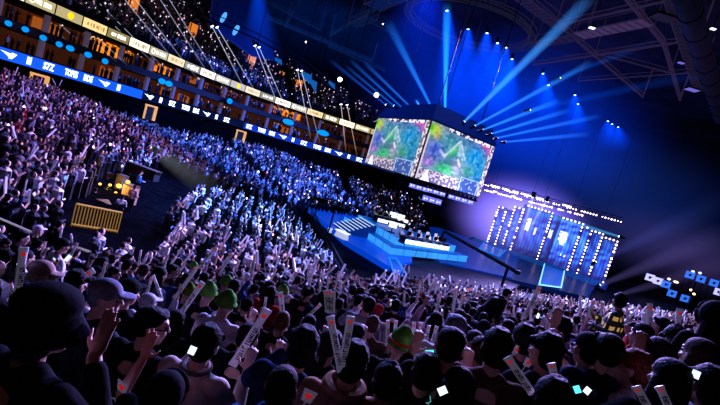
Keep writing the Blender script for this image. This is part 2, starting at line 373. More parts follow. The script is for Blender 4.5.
# concourse doors glowing below the ribbon
DOORM = mat('door_glow', (.3, .15, .05), .6, emit=(1, .52, .16), es=.55, noise=.7, nscale=1.2)
for j, (px, py, lab) in enumerate(((42, 72, 'golden lit concourse doorway under the blue ribbon board'), (152, 105, 'tall golden doorway below the black ribbon board'), (243, 131, 'pale lit doorway beside a grey screen under the ribbon'))):
    k = suite_at(px, py, 50); p, t, n = rc_at(k); e = empty('lit_doorway', p + n * .3 + Vector((0, 0, EZ - 2.9))); e.rotation_euler = Matrix((t, n, Vector((0, 0, 1)))).transposed().to_euler()
    tag(e, lab, 'doorway'); m = MB()
    for x in (-.8, .8): m.box((x, -.1, .9), (.42 if x > 0 else .18, .2, 1.8))
    m.box((0, -.1, 1.8), (1.9, .2, .22)); m.build('glowing_frame', DOORM, e)
    m = MB(); m.box((0, .0, .85), (1.4, .1, 1.7)); m.build('opening', mat('door_dark', (.05, .03, .02), .8), e)
# steel mast doors of the upper bowl: orange lit stair portals
PORT = glow('portal_orange', (1, .30, .04), .55)
for j, (px, py, h, lab) in enumerate(((132, 17, 11, 'tall orange stair portal high in the upper bowl'), (191, 38, 9, 'narrow orange stair portal of the upper bowl'), (249, 66, 10, 'salmon lit stair portal near the top of the upper bowl'), (298, 88, 7, 'amber stair portal above the sponsor boards'), (281, 71, 4, 'small amber stair portal at the top row'))):
    d = ray(px, py); k = 14 if j in (0,) else 11
    # find where the line of sight meets the upper bowl slope
    best = None
    for i in range(0, len(RC) - 2, 1):
        for kk in range(3, NROW, 1):
            z, o = upper_h(kk); p, t, n = rc_at(i); q = p + n * o + Vector((0, 0, z)); u, v, f_ = proj(q); e2 = (u - px) ** 2 + (v - py) ** 2
            if f_ > 0 and (best is None or e2 < best[0]): best = (e2, q, t, n)
    _, q, t, n = best; e = empty('stair_portal', q - Vector((0, 0, 1.5))); e.rotation_euler = Matrix((t, n, Vector((0, 0, 1)))).transposed().to_euler(); tag(e, lab, 'stair portal'); m = MB()
    hh = h * .42
    m.box((0, 0, hh * .5), (1.5, .3, hh)); m.build('lit_side_wall', PORT if j != 2 else glow('portal_salmon', (1, .38, .2), .6), e)
    m = MB(); m.tube([(-.7, -.2, 0), (-.7, -.2, hh)], .07, 6); m.tube([(.7, -.2, 0), (.7, -.2, hh)], .07, 6); m.build('handrail', STEEL, e)
# ================================================================ HANGING LED CUBE
K = Vector((4.06, 42, 0)); KL = Vector((-.7, 54, 0)); KR = Vector((11.6, 48, 0)); cz0 = EZ - .15; cz1 = EZ + 5.2
e = empty('hanging_screen', (K.x, K.y, cz0)); tag(e, 'huge hanging LED screen block showing a colourful game map on two faces', 'LED screen')
KB = KL + (KR - K)
def face_img(u, v, seed):
    r = np.random.default_rng(5); col = np.stack([.16 + .05 * np.sin(9 * u + 5 * v), .30 + .06 * np.sin(11 * v - 4 * u), .36 + .05 * np.sin(7 * u * v + 2)], -1)
    def blob(cx, cy, sx, sy, c, a=1.0, rot=0.0):
        nonlocal col
        du = u - cx; dv = v - cy; x = du * math.cos(rot) + dv * math.sin(rot); y = -du * math.sin(rot) + dv * math.cos(rot)
        k = a * np.exp(-(x / sx) ** 2 - (y / sy) ** 2)[..., None]; col = col * (1 - k) + np.array(c) * k
    blob(.74, .30, .16, .24, (.02, .36, .62), .95, .4); blob(.86, .55, .10, .25, (.03, .30, .52), .8); blob(.14, .42, .13, .16, (.10, .16, .55), .9); blob(.10, .68, .12, .10, (.50, .22, .62), .8)
    blob(.36, .70, .16, .10, (.06, .50, .20), .9, -.3); blob(.40, .36, .06, .13, (.08, .50, .20), .85, .5); blob(.30, .86, .2, .07, (.08, .42, .22), .8); blob(.70, .62, .10, .09, (.08, .46, .26), .6)
    blob(.07, .12, .09, .10, (.62, .66, .03), 1); blob(.02, .16, .05, .12, (.10, .55, .10), .8); blob(.13, .2, .05, .05, (.75, .45, .05), .8); blob(.52, .62, .07, .1, (.48, .40, .58), .7); blob(.22, .2, .1, .1, (.12, .34, .42), .7)
    blob(.86, .07, .12, .05, (.70, .15, .45), .9, .3); blob(.93, .16, .05, .07, (.6, .18, .5), .8)
    def line(x0, y0, x1, y1, w_, c, a=.9):
        nonlocal col
        L = math.hypot(x1 - x0, y1 - y0); tx = (x1 - x0) / L; ty = (y1 - y0) / L; s = np.clip((u - x0) * tx + (v - y0) * ty, 0, L); d = np.hypot(u - x0 - s * tx, v - y0 - s * ty)
        k = a * np.exp(-(d / w_) ** 2)[..., None]; col = col * (1 - k) + np.array(c) * k
    line(.46, .14, .29, .50, .016, (.62, .70, .72), .7); line(.46, .14, .60, .44, .013, (.58, .68, .72), .7); line(.40, .30, .33, .40, .02, (.35, .55, .45), .6); line(.52, .3, .58, .52, .015, (.4, .55, .6), .6); line(.30, .50, .22, .42, .02, (.6, .6, .66)); line(.47, .2, .50, .40, .02, (.45, .5, .6)); line(.5, .46, .55, .56, .016, (.85, .8, .8)); line(.58, .45, .62, .66, .014, (.2, .5, .4), .7)
    nz = r.random((90, 90, 3)); ni = np.clip((v * 44 + u * 3).astype(int), 0, 89); nj = np.clip((u * 52).astype(int), 0, 89); col = np.clip(col * .92 + .02 + .16 * (nz[ni // 2, nj // 2][..., :1] - .5), 0, 1) ** 1.3
    cell = ((u * 46).astype(int) + (v * 30).astype(int) * 7)
    hv = r.random(4000)[np.clip(cell, 0, 3999)]
    top = (v < .055) & (u > .25); col[top] = np.where(hv[top][:, None] > .45, np.array([.75, .7, .8]), np.array([.05, .04, .12]))
    bl = v > .79
    hud = bl & (u < .62); col[hud] = np.where((hv[hud] > .5)[:, None], np.array([.50, .42, .42]), np.array([.12, .11, .22]))
    tri = bl & (np.abs(u - .13) < (v - .79) * .3); col[tri] = (.85, .8, .9)
    mini = (v > .73) & (u > .62) & (u < .93); col[mini] = col[mini] * .0 + np.array([.05, .10, .28]) + .25 * (hv[mini][:, None] > .85)
    edge = mini & ((v < .75) | (u < .635) | (u > .918)); col[edge] = (.35, .5, .75)
    rs = (u > .935); col[rs] = np.where((hv[rs] > .5)[:, None], np.array([.62, .58, .6]), np.array([.2, .15, .2]))
    ls = (u < .02) & (v > .2); col[ls] = (.5, .45, .5)
    return col
SCRM = mat('screen_picture', attr='Col', rough=.5, es=.95, sample=True)
def screen_face(a, b, name):
    NU, NV = 130, 72; U, V = np.meshgrid((np.arange(NU) + .5) / NU, (np.arange(NV) + .5) / NV); ci = face_img(U, V, 1); m = MB(); o = e.location
    for j in range(NV):
        for i in range(NU):
            p = lambda ii, jj: a.lerp(b, ii / NU) + Vector((0, 0, cz1 - (cz1 - cz0) * jj / NV)) - o
            m.quad(p(i, j + 1), p(i + 1, j + 1), p(i + 1, j), p(i, j), 0, tuple(ci[j, i]))
    return m.build(name, [SCRM], e, colors=True)
def outw(a, b): t = (b - a).normalized(); return Vector((t.y, -t.x, 0))
screen_face(KL + outw(KL, K) * .1, K + outw(KL, K) * .1, 'screen_face'); screen_face(K + outw(K, KR) * .1, KR + outw(K, KR) * .1, 'screen_face')
FRAMEM = mat('cube_frame', (.01, .012, .03), .5)
m = MB(); o = e.location
top = 1.3
ring_ = [K, KR, KB, KL]
m.add([q + Vector((0, 0, cz0 - .12)) - o for q in ring_] + [q + Vector((0, 0, cz1 + .12)) - o for q in ring_], ((0, 1, 5, 4), (1, 2, 6, 5), (2, 3, 7, 6), (3, 0, 4, 7), (3, 2, 1, 0), (4, 5, 6, 7))); m.build('cabinet', FRAMEM, e)
cen = (K + KR + KB + KL) / 4; m = MB()
m.add([q.lerp(cen, -.03) + Vector((0, 0, cz1 + .15)) - o for q in ring_] + [q.lerp(cen, .10) + Vector((0, 0, cz1 + 1.7)) - o for q in ring_], ((0, 1, 5, 4), (1, 2, 6, 5), (2, 3, 7, 6), (3, 0, 4, 7), (4, 5, 6, 7))); m.build('top_housing', mat('cube_housing', (.004, .006, .02), .8, emit=(.0, .03, .34), es=.26, spec=.02), e)
m = MB()
for a, b in ((KL, K), (K, KR)):
    for q in range(14):
        p = a.lerp(b, (q + .5) / 14) + Vector((0, 0, cz0 - .35)) - o; m.box(p, (.22, .22, .35))
    m.tube([a + Vector((0, 0, cz0 - .5)) - o, b + Vector((0, 0, cz0 - .5)) - o], .09, 6)
m.build('underside_rail', BLACK, e)
m = MB()
for q in ring_: m.tube([q.lerp(cen, .3) + Vector((0, 0, cz1 + 1.6)) - o, q.lerp(cen, .3) + Vector((0, 0, CZ)) - o], .05, 5)
m.build('hanging_cable', BLACK, e)
# small boards hanging beyond the screen
MINI = glow('mini_board', (.20, .22, .95), .75); MINIW = glow('mini_white', (.7, .7, 1), 1.0)
for (px, py, n, y, lab) in ((419, 187, 3, 60, 'violet strip board hanging nearest the screen corner'), (436, 191.5, 3, 60, 'violet strip board hanging second from the seats'), (432, 200, 3, 60, 'lowest violet strip board hanging over the team desk'), (461, 199, 4, 60, 'violet strip board hanging farthest along under the screen')):
    c = P(px, py, y); e2 = empty('strip_board', c); e2.rotation_euler = (0, math.radians(0), math.radians(12)); tag(e2, lab, 'hanging board')
    for q in range(n):
        m = MB(); x = (q - (n - 1) / 2) * .92; m.box((x, 0, 0), (.84, .12, .72)); pn_ = m.build('panel', MINI, e2)
        m = MB(); m.box((x - .18, -.08, -.05), (.2, .03, .3)); m.box((x + .16, -.08, -.02), (.24, .03, .2)); m.build('figure_mark', MINIW, pn_)
    m = MB(); m.tube([(-n * .46, 0, .4), (n * .46, 0, .4)], .05, 6); m.tube([(-n * .3, 0, .4), (-n * .3, 0, 7)], .02, 4); m.tube([(n * .3, 0, .4), (n * .3, 0, 7)], .02, 4); m.build('hanging_rail', BLACK, e2)
# ================================================================ STAGE FLOOR
SF = .8                                                # stage deck height
BLUEF = mat('blue_lit_deck', (.01, .05, .25), .35, emit=(.0, .09, .80), es=.50, noise=.55, nscale=.5)  # blue light on the deck is put in as emission
BLUE_DIM = mat('blue_lit_deck_dim', (.005, .012, .05), .3, emit=(.0, .07, .55), es=.26, noise=.7, nscale=.35, spec=.03)
def deck(name, pxs, z, mt, th=.5, lab=None, cat=None):
    pts = [Pz(x, y, z) for x, y in pxs]; m = MB(); n = len(pts); m.add(pts + [p - Vector((0, 0, th)) for p in pts], [tuple(range(n))] + [(i, i + n, (i + 1) % n + n, (i + 1) % n) for i in range(n)])
    bm = bmesh.new(); me = m.mesh(name, [mt]); bm.from_mesh(me); bmesh.ops.recalc_face_normals(bm, faces=bm.faces); bm.to_mesh(me); bm.free()
    ob = bpy.data.objects.new(name, me); COL.objects.link(ob)
    if lab: tag(ob, lab, cat)
    else: struct(ob)
    return ob
deck('floor_stage_left', [(306, 206), (372, 217.5), (412, 240), (412, 262), (389, 266), (345, 240)], SF, BLUEF)
deck('floor_stage_back', [(410, 224), (440, 228), (520, 254), (512, 278), (440, 262)], SF * .9, BLUE_DIM)
deck('floor_stage_front', [(388, 258), (460, 263), (520, 285), (500, 296), (440, 296), (395, 282)], SF * .7, mat('stage_apron', (.010, .008, .014), .5, emit=(.03, .04, .22), es=.10, noise=.5, nscale=.3, spec=.03))
deck('floor_stage_steps', [(482, 242), (520, 250), (600, 280), (588, 297), (505, 278), (478, 260)], SF * .8, mat('stage_dark_blue', (.006, .01, .03), .3, emit=(.0, .03, .25), es=.14, noise=.5, nscale=.3, spec=.03))
# bright LED floor panels
LEDP = glow('led_panel_blue', (.02, .26, .95), .62); LEDL = glow('led_line', (.25, .65, 1), 1.1)
for (pxs, lab) in (([(479, 249), (490, 236), (512, 244), (499, 257)], 'bright blue LED floor panel beside the steps at the pillar wall'), ([(539, 285), (545, 262), (565, 268), (561, 288)], 'blue LED walkway panel with glowing edge lines before the pillar wall'), ([(389, 258), (396, 259), (412, 285), (398, 288)], 'blue LED floor panel under the front truss of the team platform')):
    pts = [Pz(x, y, SF + .04) for x, y in pxs]; c = sum(pts, Vector()) / 4; e2 = empty('led_floor_panel', c); tag(e2, lab, 'LED floor panel')
    m = MB(); m.add([p - c for p in pts], ((0, 1, 2, 3),)); m.build('panel_face', mat('led_floor_bright', (.01, .05, .25), .35, emit=(.0, .15, .75), es=.28, noise=.4, nscale=.8), e2)
    m = MB()
    for q in range(4): a = pts[q] - c; b = pts[(q + 1) % 4] - c; m.tube([a + Vector((0, 0, .05)), b + Vector((0, 0, .05))], .09, 5)
    m.build('edge_line', LEDL if '539' in str(pxs) else LEDP, e2)
# barrier between stage floor and stands
m = MB(); 
for k in range(27):
    p = Vector((C[0], C[1], 0)).lerp(Vector((D[0], D[1], 0)), k / 26) + Vector((.5, .2, 0)); m.tube([p, p + Vector((0, 0, 1.1))], .04, 5)
m.tube([(C[0] + .5, C[1] + .2, 1.1), (D[0] + .5, D[1] + .2, 1.1)], .05, 6); m.tube([(C[0] + .5, C[1] + .2, .6), (D[0] + .5, D[1] + .2, .6)], .04, 6)
tag(m.build('crowd_barrier', STEEL), 'dark metal crowd barrier between the lower stand and the blue stage floor', 'barrier')
# ================================================================ TEAM PLATFORM
TC = Pz(390, 254.4, SF); TR = Pz(466, 262, SF); TL = Pz(343, 222, SF)
e = empty('team_platform', TC); tag(e, 'two-step blue lit team platform bent around a corner', 'stage platform')
R1 = glow('riser_blue', (.05, .33, .90), .75); R2 = mat('riser_top', (.01, .03, .12), .4, emit=(.0, .12, .60), es=.45); 
dR = (TR - TC).normalized(); dL = (TL - TC).normalized(); LR = (TR - TC).length; LL = (TL - TC).length
inn = ((dR + dL) / 2).normalized()
nR = Vector((-dR.y, dR.x, 0)); nR = nR if nR.dot(inn) > 0 else -nR; nL = Vector((-dL.y, dL.x, 0)); nL = nL if nL.dot(inn) > 0 else -nL
def corner(off): # inner offset corner of the two fronts
    s_ = off / max(.2, inn.dot(nR)); return inn * s_
def tier(off, z0, z1, LRx, LLx, depth, nm):
    c = corner(off); ra = dR * LRx + nR * off; la = dL * LLx + nL * off; m = MB(); seam = MB()
    ci_ = corner(off + depth); rb = ra + nR * depth; lb = la + nL * depth
    H = lambda v, z: v + Vector((0, 0, z))
    for a, b in ((la, c), (c, ra)):
        m.quad(H(a, z0), H(b, z0), H(b, z1 - .06), H(a, z1 - .06)); n = 7
        for q in range(1, n): p = a.lerp(b, q / n); seam.tube([H(p, z0) - inn * .02, H(p, z1) - inn * .02], .02, 4)
    m.quad(H(ra, z0), H(rb, z0), H(rb, z1), H(ra, z1)); m.quad(H(lb, z0), H(la, z0), H(la, z1), H(lb, z1)); m.build(nm, R1, e)
    t = MB(); t.quad(H(la, z1), H(c, z1), H(ci_, z1), H(lb, z1)); t.quad(H(c, z1), H(ra, z1), H(rb, z1), H(ci_, z1)); t.build('tier_top', R2, e); seam.build('seam', FRAMEM, e)
tier(0, 0, .72, LR, LL, 1.4, 'lower_riser'); tier(1.2, .72, 1.5, LR - 1.2, LL - 1.2, 4.6, 'upper_riser')
PT = SF + 1.5
# stairs on the far wing
e = empty('stage_stairs', Pz(364, 240, SF)); tag(e, 'dark stage stairs with white lit tread edges', 'stairs')
sc_ = TC + dL * (LL * .58); m = MB(); g_ = MB()
base = e.location
for q in range(8):
    off = -2.6 + q * .42; z = .19 * (q + 1); c = sc_ + nL * off - base + Vector((0, 0, 0)); a = c - dL * 2.0; b = c + dL * 2.0; d = nL * .42
    m.add([a, b, b + d, a + d, a + Vector((0, 0, z)), b + Vector((0, 0, z)), b + d + Vector((0, 0, z)), a + d + Vector((0, 0, z))], ((0, 1, 5, 4), (4, 5, 6, 7), (1, 2, 6, 5), (3, 0, 4, 7)))
    g_.tube([a + Vector((0, 0, z + .02)), b + Vector((0, 0, z + .02))], .05, 5)
m.build('steps', mat('stair_body', (.02, .04, .15), .5, emit=(0, .05, .35), es=.3), e); g_.build('tread_light', glow('tread_white', (.55, .7, 1), .9), e)
# white show car-like podium on the blue floor
e = empty('trophy_podium', Pz(341, 238, SF)); tag(e, 'low white lit podium table on the blue stage floor', 'podium')
m = MB(); m.box((0, 0, .3), (1.5, .6, .6), Euler((0, 0, -.75)).to_matrix(), taper=.85); m.build('podium_body', glow('podium_white', (.55, .6, .85), .6), e); m = MB(); m.box((0, 0, .64), (1.6, .7, .08), Euler((0, 0, -.75)).to_matrix()); m.build('podium_top', glow('podium_top', (.85, .85, 1), .9), e)
m = MB(); m.box((-1.3, 1.1, .2), (.4, .3, .4)); m.box((-1.3, 1.1, .44), (.5, .4, .08)); m.build('side_step', glow('podium_white', (.6, .65, .9), .8), e)
# camera masts on the floor
for (px, py, h, lab) in ((325, 243, 3.1, 'black camera tripod on the blue floor farther from the podium'), (313, 222, 2.4, 'black lamp stand at the tip of the blue floor')):
    p = Pz(px, py, SF); e = empty('floor_tripod', p); tag(e, lab, 'tripod'); m = MB(); m.tube([(0, 0, .7), (0, 0, h)], .07, 6); m.build('mast', BLACK, e)
    for a in (0, 2.1, 4.2): m = MB(); m.tube([(0, 0, .9), (.6 * math.cos(a), .6 * math.sin(a), 0)], .04, 5); m.build('leg', BLACK, e)
    m = MB(); m.box((.1, 0, h + .15), (.8, .4, .36)); m.tube([(.5, 0, h + .15), (.8, 0, h + .15)], .14, 8); m.build('head_unit', BLACK, e)
# desk rows with white fronts
DESKW = glow('desk_front_white', (.80, .85, 1), 1.15); DTOP = mat('desk_top', (.03, .03, .05), .4)
a = Pz(405, 241.5, PT + .3); b = Pz(449, 249, PT + .3); a.z = b.z = PT
DESKS = []
def desk(a, b, lab, nmon, face):
    c = (a + b) / 2; t = (b - a).normalized(); L = (b - a).length; e = empty('team_desk', c); tag(e, lab, 'desk')
    R = Matrix((t, face, Vector((0, 0, 1)))).transposed(); m = MB()
    for q in range(nmon): m.box(t * ((q + .5) / nmon - .5) * L - face * 0 + Vector((0, 0, .32)), (L / nmon * .9, .1, .40), R)
    m.build('lit_front', DESKW, e); m = MB(); m.box(face * .45 + Vector((0, 0, .72)), (L + .1, 1.0, .06), R); m.build('table_top', DTOP, e)
    for s_ in (-.48, .48): m = MB(); m.box(t * s_ * L + face * .45 + Vector((0, 0, .35)), (.06, .8, .7), R); m.build('side_panel', DTOP, e)
    DESKS.append((a, b, t, face, nmon)); return e
desk(a, b, 'long team desk with glowing white front on the platform edge', 5, nR)
a2 = Pz(377, 222.5, PT); b2 = Pz(404, 229, PT)
desk(a2, b2, 'farther team desk with white front near the far stand', 5, nR)
# monitors near far desk
MONW = glow('monitor_white', (.75, .82, 1), 1.3)
for (px, py, s_, lab) in ((394, 223.5, 1.0, 'white glowing monitor pair above the far team desk'), (391, 229.5, .6, 'single small white monitor below the monitor pair')):
    e = empty('stage_monitor', Pz(px, py + 3, PT)); tag(e, lab, 'monitor'); m = MB()
    for q in ((-.75, .75) if s_ == 1 else (0,)): m.box((q * .62, 0, 1.1 * s_ + .2), (.85, .1, .62))
    m.build('screen', MONW, e); m = MB(); m.tube([(0, .1, 0), (0, .1, 1.1 * s_)], .06, 6); m.box((0, .1, .03), (.8, .5, .06)); m.box((0, .08, 1.1 * s_ + .2), (1.2, .06, .2)); m.build('stand', BLACK, e)
for (px, lab) in ((377, 'first'), (385, 'second'), (391.5, 'third'), (398.5, 'fourth'), (406, 'fifth')):
    py = 215.5 + (px - 377) * .2; e = empty('work_lamp', P(px, py, 62)); tag(e, 'white stage floodlight by the far barrier, %s from the seats' % lab, 'floodlight', 'white floodlights along the far barrier')
    m = MB(); m.box((0, 0, 0), (.55, .3, .4)); m.build('lamp_face', glow('flood_warm', (1, .9, .75), 1.2), e); zz = e.location.z; m = MB(); m.tube([(0, .2, 0), (0, .2, -zz + .02)], .05, 5); m.box((0, .2, -zz + .05), (.7, .5, .08)); m.build('stand', BLACK, e)
# ================================================================ LED PILLAR WALL
W0 = Vector((24.5, 84, 0)); W1 = Vector((41, 73.6, 0)); wt = (W1 - W0).normalized(); wn = Vector((wt.y, -wt.x, 0)); wn = wn if wn.y < 0 else -wn
def onwall(px, py): return Pv(px, py, W0, W1)
def wx(px, py): return (onwall(px, py) - W0).dot(wt)
BULB = glow('bulb_white', (1, .74, .95), 3.2, True); POST = mat('pillar_body', (.05, .06, .14), .5, emit=(.2, .2, .9), es=.10)
ZB = SF
def wp(x, z, off=0.0): return W0 + wt * x + wn * off + Vector((0, 0, z))
bulb_me = MB().ball((0, 0, 0), .145, 8, 6).mesh('bulb', [BULB])
PXS = {k: wx(*v) for k, v in dict(a=(498.7, 208.5), b=(507, 209), c=(514.5, 210), d=(524, 209.4), e=(553, 213), f=(560, 217), g=(582.6, 226.3), h=(592, 230.7), i=(602.4, 236.7), j=(616.7, 244)).items()}
PZT = {k: onwall(*v).z for k, v in dict(a=(498.7, 208.5), b=(507, 209), c=(514.5, 210), d=(524, 209.4), e=(553, 213), f=(560, 217), g=(582.6, 226.3), h=(592, 230.7), i=(602.4, 236.7), j=(616.7, 244)).items()}
def portal(l, r, lab, posts=(1, 1)):
    e = empty('pillar_portal', wp((PXS[l] + PXS[r]) / 2, ZB)); tag(e, lab, 'light portal'); o = e.location; zt = max(PZT[l], PZT[r])
    R = Matrix((wt, -wn, Vector((0, 0, 1)))).transposed()
    for x, on in ((PXS[l], posts[0]), (PXS[r], posts[1])):
        m = MB(); m.box(wp(x, (ZB + zt) / 2) - o, (.38, .3, zt - ZB), R); m.build('post', POST, e)
        if on:
            n = int((zt - ZB) / .56)
            for q in range(n + 1):
                if random.random() < .9: put('bulb', bulb_me, e, wp(x, ZB + .3 + q * (zt - ZB - .35) / n, .25) - o, None, random.choice((.8, 1, 1.25)))
    m = MB(); m.box(wp((PXS[l] + PXS[r]) / 2, zt) - o, (PXS[r] - PXS[l], .3, .3), R); m.build('lintel', POST, e)
    n = max(2, int((PXS[r] - PXS[l]) / .55))
    for q in range(1, n): put('bulb', bulb_me, e, wp(PXS[l] + (PXS[r] - PXS[l]) * q / n, zt, .25) - o)
portal('a', 'b', 'bulb-lit portal of the pillar wall nearest the hanging screen'); portal('c', 'd', 'second bulb-lit portal from the hanging screen'); portal('d', 'e', 'wide dark portal with bulbs along the top and one post', (0, 1))
portal('f', 'g', 'wide bright blue central portal with white figures', (0, 1)); portal('h', 'i', 'bulb-lit portal second from the dark end of the pillar wall', (1, 1)); portal('i', 'j', 'bulb-lit end portal of the pillar wall by the dark side', (0, 1)); portal('g', 'h', 'narrow bulb-lit portal right after the bright central portal', (0, 0))
# LED screens between the pillars
def led_img(u, v, s):
    r = np.random.default_rng(s); col = np.zeros(u.shape + (3,)); n = .5 + .5 * np.sin(7 * u + 9 * v + 3 * np.sin(5 * v + s)) * np.sin(4 * v - 6 * u + s); k = n[..., None]
    col = np.array([.02, .08, .42]) * (1 - k) + np.array([.10, .36, .95]) * k
    g = np.clip(.45 + .75 * np.sin(v * 1.6 + .3), 0, 1.2)[..., None]; st = (.75 + .5 * (np.sin(u * 40 + s) > .2))[..., None]; col = col * g * st + np.array([.05, .02, .10])
    return np.clip(col, 0, 1) ** 1.3
LEDM = mat('led_wall_picture', attr='Col', rough=.5, es=.80, sample=True)
def led(l, r, s, figs, lab, bright=1.0):
    x0, x1 = PXS[l] + .25, PXS[r] - .25; zt = max(PZT[l], PZT[r]) - .25; NU = max(6, int((x1 - x0) / .16)); NV = int((zt - ZB) / .16); U, V = np.meshgrid((np.arange(NU) + .5) / NU, (np.arange(NV) + .5) / NV); ci = led_img(U * (x1 - x0) * .3, V * 2, s) * bright
    for (cu, cv, ru, rv) in figs:
        d = np.maximum(np.abs(U - cu) / ru, np.abs(V - cv) / rv); rr = np.random.default_rng(s + 3).random(U.shape); k = ((d < 1) & (rr > .25)); ci[k] = (1.3, 1.4, 1.5)
    e = empty('led_wall_panel', wp((x0 + x1) / 2, ZB, -.35)); tag(e, lab, 'LED wall'); m = MB(); o = e.location
    for j in range(NV):
        for i in range(NU):
            p = lambda ii, jj: wp(x0 + (x1 - x0) * ii / NU, zt - (zt - ZB) * jj / NV, -.3) - o
            m.quad(p(i, j + 1), p(i + 1, j + 1), p(i + 1, j), p(i, j), 0, tuple(ci[j, i]))
    m.build('led_face', [LEDM], e, colors=True); m = MB(); R = Matrix((wt, -wn, Vector((0, 0, 1)))).transposed(); m.box(wp((x0 + x1) / 2, (ZB + zt) / 2, -.45) - o, (x1 - x0 + .2, .2, zt - ZB + .1), R); m.build('led_back', BLACK, e)
led('a', 'b', 1, [], 'violet-blue LED panel inside the portal nearest the hanging screen', .75); led('b', 'c', 8, [], 'narrow violet LED strip between the first two portals', .6); led('c', 'd', 2, [], 'violet-blue LED panel inside the second portal', .8)
led('d', 'e', 3, [(.28, .35, .07, .13), (.62, .45, .03, .08)], 'LED panel with a white figure in the wide dark portal', .6); led('e', 'f', 4, [(.5, .4, .3, .09)], 'narrow LED strip with a white emblem beside the central portal', .9)
led('f', 'g', 5, [(.36, .33, .20, .10), (.38, .47, .14, .06), (.62, .72, .14, .03)], 'bright blue central LED panel with blocky white lettering', 1.25); led('g', 'h', 6, [], 'blue LED panel right after the central portal', .9); led('h', 'i', 7, [], 'deep blue LED panel second from the dark end', .75); led('i', 'j', 9, [], 'deep blue LED panel at the dark end of the wall', .7)
# steps in front of the wall
e = empty('wall_steps', wp(9, 0, 3)); tag(e, 'wide dark blue steps along the foot of the pillar wall', 'steps'); o = e.location; m = MB(); R = Matrix((wt, -wn, Vector((0, 0, 1)))).transposed(); g_ = MB()
for q in range(4):
    m.box(wp(9, SF + .12 - q * .12, 1.0 + q * .9) - o, (23, .95, .3), R); g_.tube([wp(-2, SF + .25 - q * .12, 1.48 + q * .9) - o, wp(20, SF + .25 - q * .12, 1.48 + q * .9) - o], .02, 4)
m.build('step_body', mat('wall_steps_body', (.02, .03, .1), .3, emit=(0, .04, .3), es=.08, spec=.03), e); g_.build('step_line', LEDP, e)
# truss rows of lamps over the wall
TRM = mat('truss_metal', (.06, .06, .09), .4, metal=.5)
def lamp_truss(p, q, n, lab, bars=()):
    e = empty('lamp_truss', p); tag(e, lab, 'lamp truss'); d = q - p; m = MB(); N_ = int(d.length / 1.1)
    offs = (Vector((0, .25, 0)), Vector((0, -.25, 0)), Vector((0, 0, .45)))
    for o_ in offs: m.tube([o_, d + o_], .045, 5)
    for k in range(N_):
        a = d * k / N_; b = d * (k + 1) / N_
        for o_, o2 in ((offs[0], offs[2]), (offs[1], offs[2]), (offs[0], offs[1])): m.tube([a + o_, b + o2], .025, 4, cap=False)
    for s_ in (.1, .5, .9): m.tube([d * s_ + Vector((0, 0, .4)), d * s_ + Vector((0, 0, CZ - p.z))], .02, 4)
    m.build('truss_frame', TRM, e)
    for k in range(n):
        if random.random() < .80: put('lamp', bulb_me, e, d * (k + .5) / n + Vector((0, -.3, -.25)), None, random.choice((.7, .9, 1.1)))
    for (f0, f1) in bars: m = MB(); m.tube([d * f0 + Vector((0, -.32, -.05)), d * f1 + Vector((0, -.32, -.05))], .12, 6); m.build('bar_lamp', BULB, e)
T0 = wp(-2.5, EZ + 1.9, 2.5); T1 = wp(19.6, EZ + 1.5, 2.5)
def onz(px, py, off): 
    a = W0 + wn * off; b = W1 + wn * off; return Pv(px, py, a, b)
lamp_truss(onz(478, 181.5, 3.2), onz(622, 220.5, 3.2), 54, 'upper lamp truss above the pillar wall', ((.10, .17), (.19, .24), (.27, .31), (.33, .41), (.44, .49), (.62, .68))); lamp_truss(onz(484, 188.5, 1.6), onz(583, 214, 1.6), 46, 'lower lamp truss just over the pillar wall', ((.1, .14), (.3, .34)))
# ================================================================ CRANE, BOARDS ON THE FAR SIDE
e = empty('camera_crane', Pz(512, 287, .0)); tag(e, 'long black camera crane reaching over the stage', 'camera crane'); o = e.location
tip = P(444, 231, 44) - o; root_ = P(508, 267, 40) - o; d = (root_ - tip).normalized(); back = root_ + d * .9
m = MB(); m.tube([tip, back], [.13, .17], 8); m.build('boom', BLACK, e)
m = MB(); m.tube([tip, tip + Vector((0, 0, -.7))], .10, 6); m.box(tip + Vector((0, -.05, -.8)), (.5, .6, .4)); m.tube([tip + Vector((0, -.3, -.8)), tip + Vector((0, -.7, -.8))], .13, 8); m.build('camera_head', BLACK, e)
m = MB(); m.box(back, (.45, .3, .35)); m.build('counterweight', BLACK, e)
m = MB(); m.tube([root_, Vector((root_.x, root_.y, .9 - o.z))], .13, 8); m.build('pedestal', BLACK, e)
for a in (0, 1.57, 3.14, 4.71): m = MB(); m.tube([Vector((root_.x, root_.y, 1.3 - o.z)), Vector((root_.x + 1.1 * math.cos(a), root_.y + 1.1 * math.sin(a), .03 - o.z))], .06, 6); m.build('leg', BLACK, e)
BW = [glow('board_violet_white', (.55, .55, 1), .85), glow('board_blue', (.05, .22, .95), .7)]; INKB = mat('board_navy_ink', (.02, .03, .2), .6)
blist = [(650, 277.5, 0, 'pale board with a dark emblem at the head of the row by the crowd'), (658, 281, 0, 'second pale board with a dark emblem in the row'), (666, 284.5, 1, 'blue board in the row behind the warm table lamps'), (672, 293.5, 1, 'blue board lower down in front of the lamp table'), (685, 298.5, 1, 'blue board at the lower end of the lamp table'),
         (690, 275, 1, 'blue board at the head of the far row with small lamps on top'), (701, 279, 1, 'blue board with dark emblem in the middle of the far row'), (714, 283, 1, 'blue board at the end of the far row'), (718.5, 292, 0, 'tall pale blue board at the picture edge')]
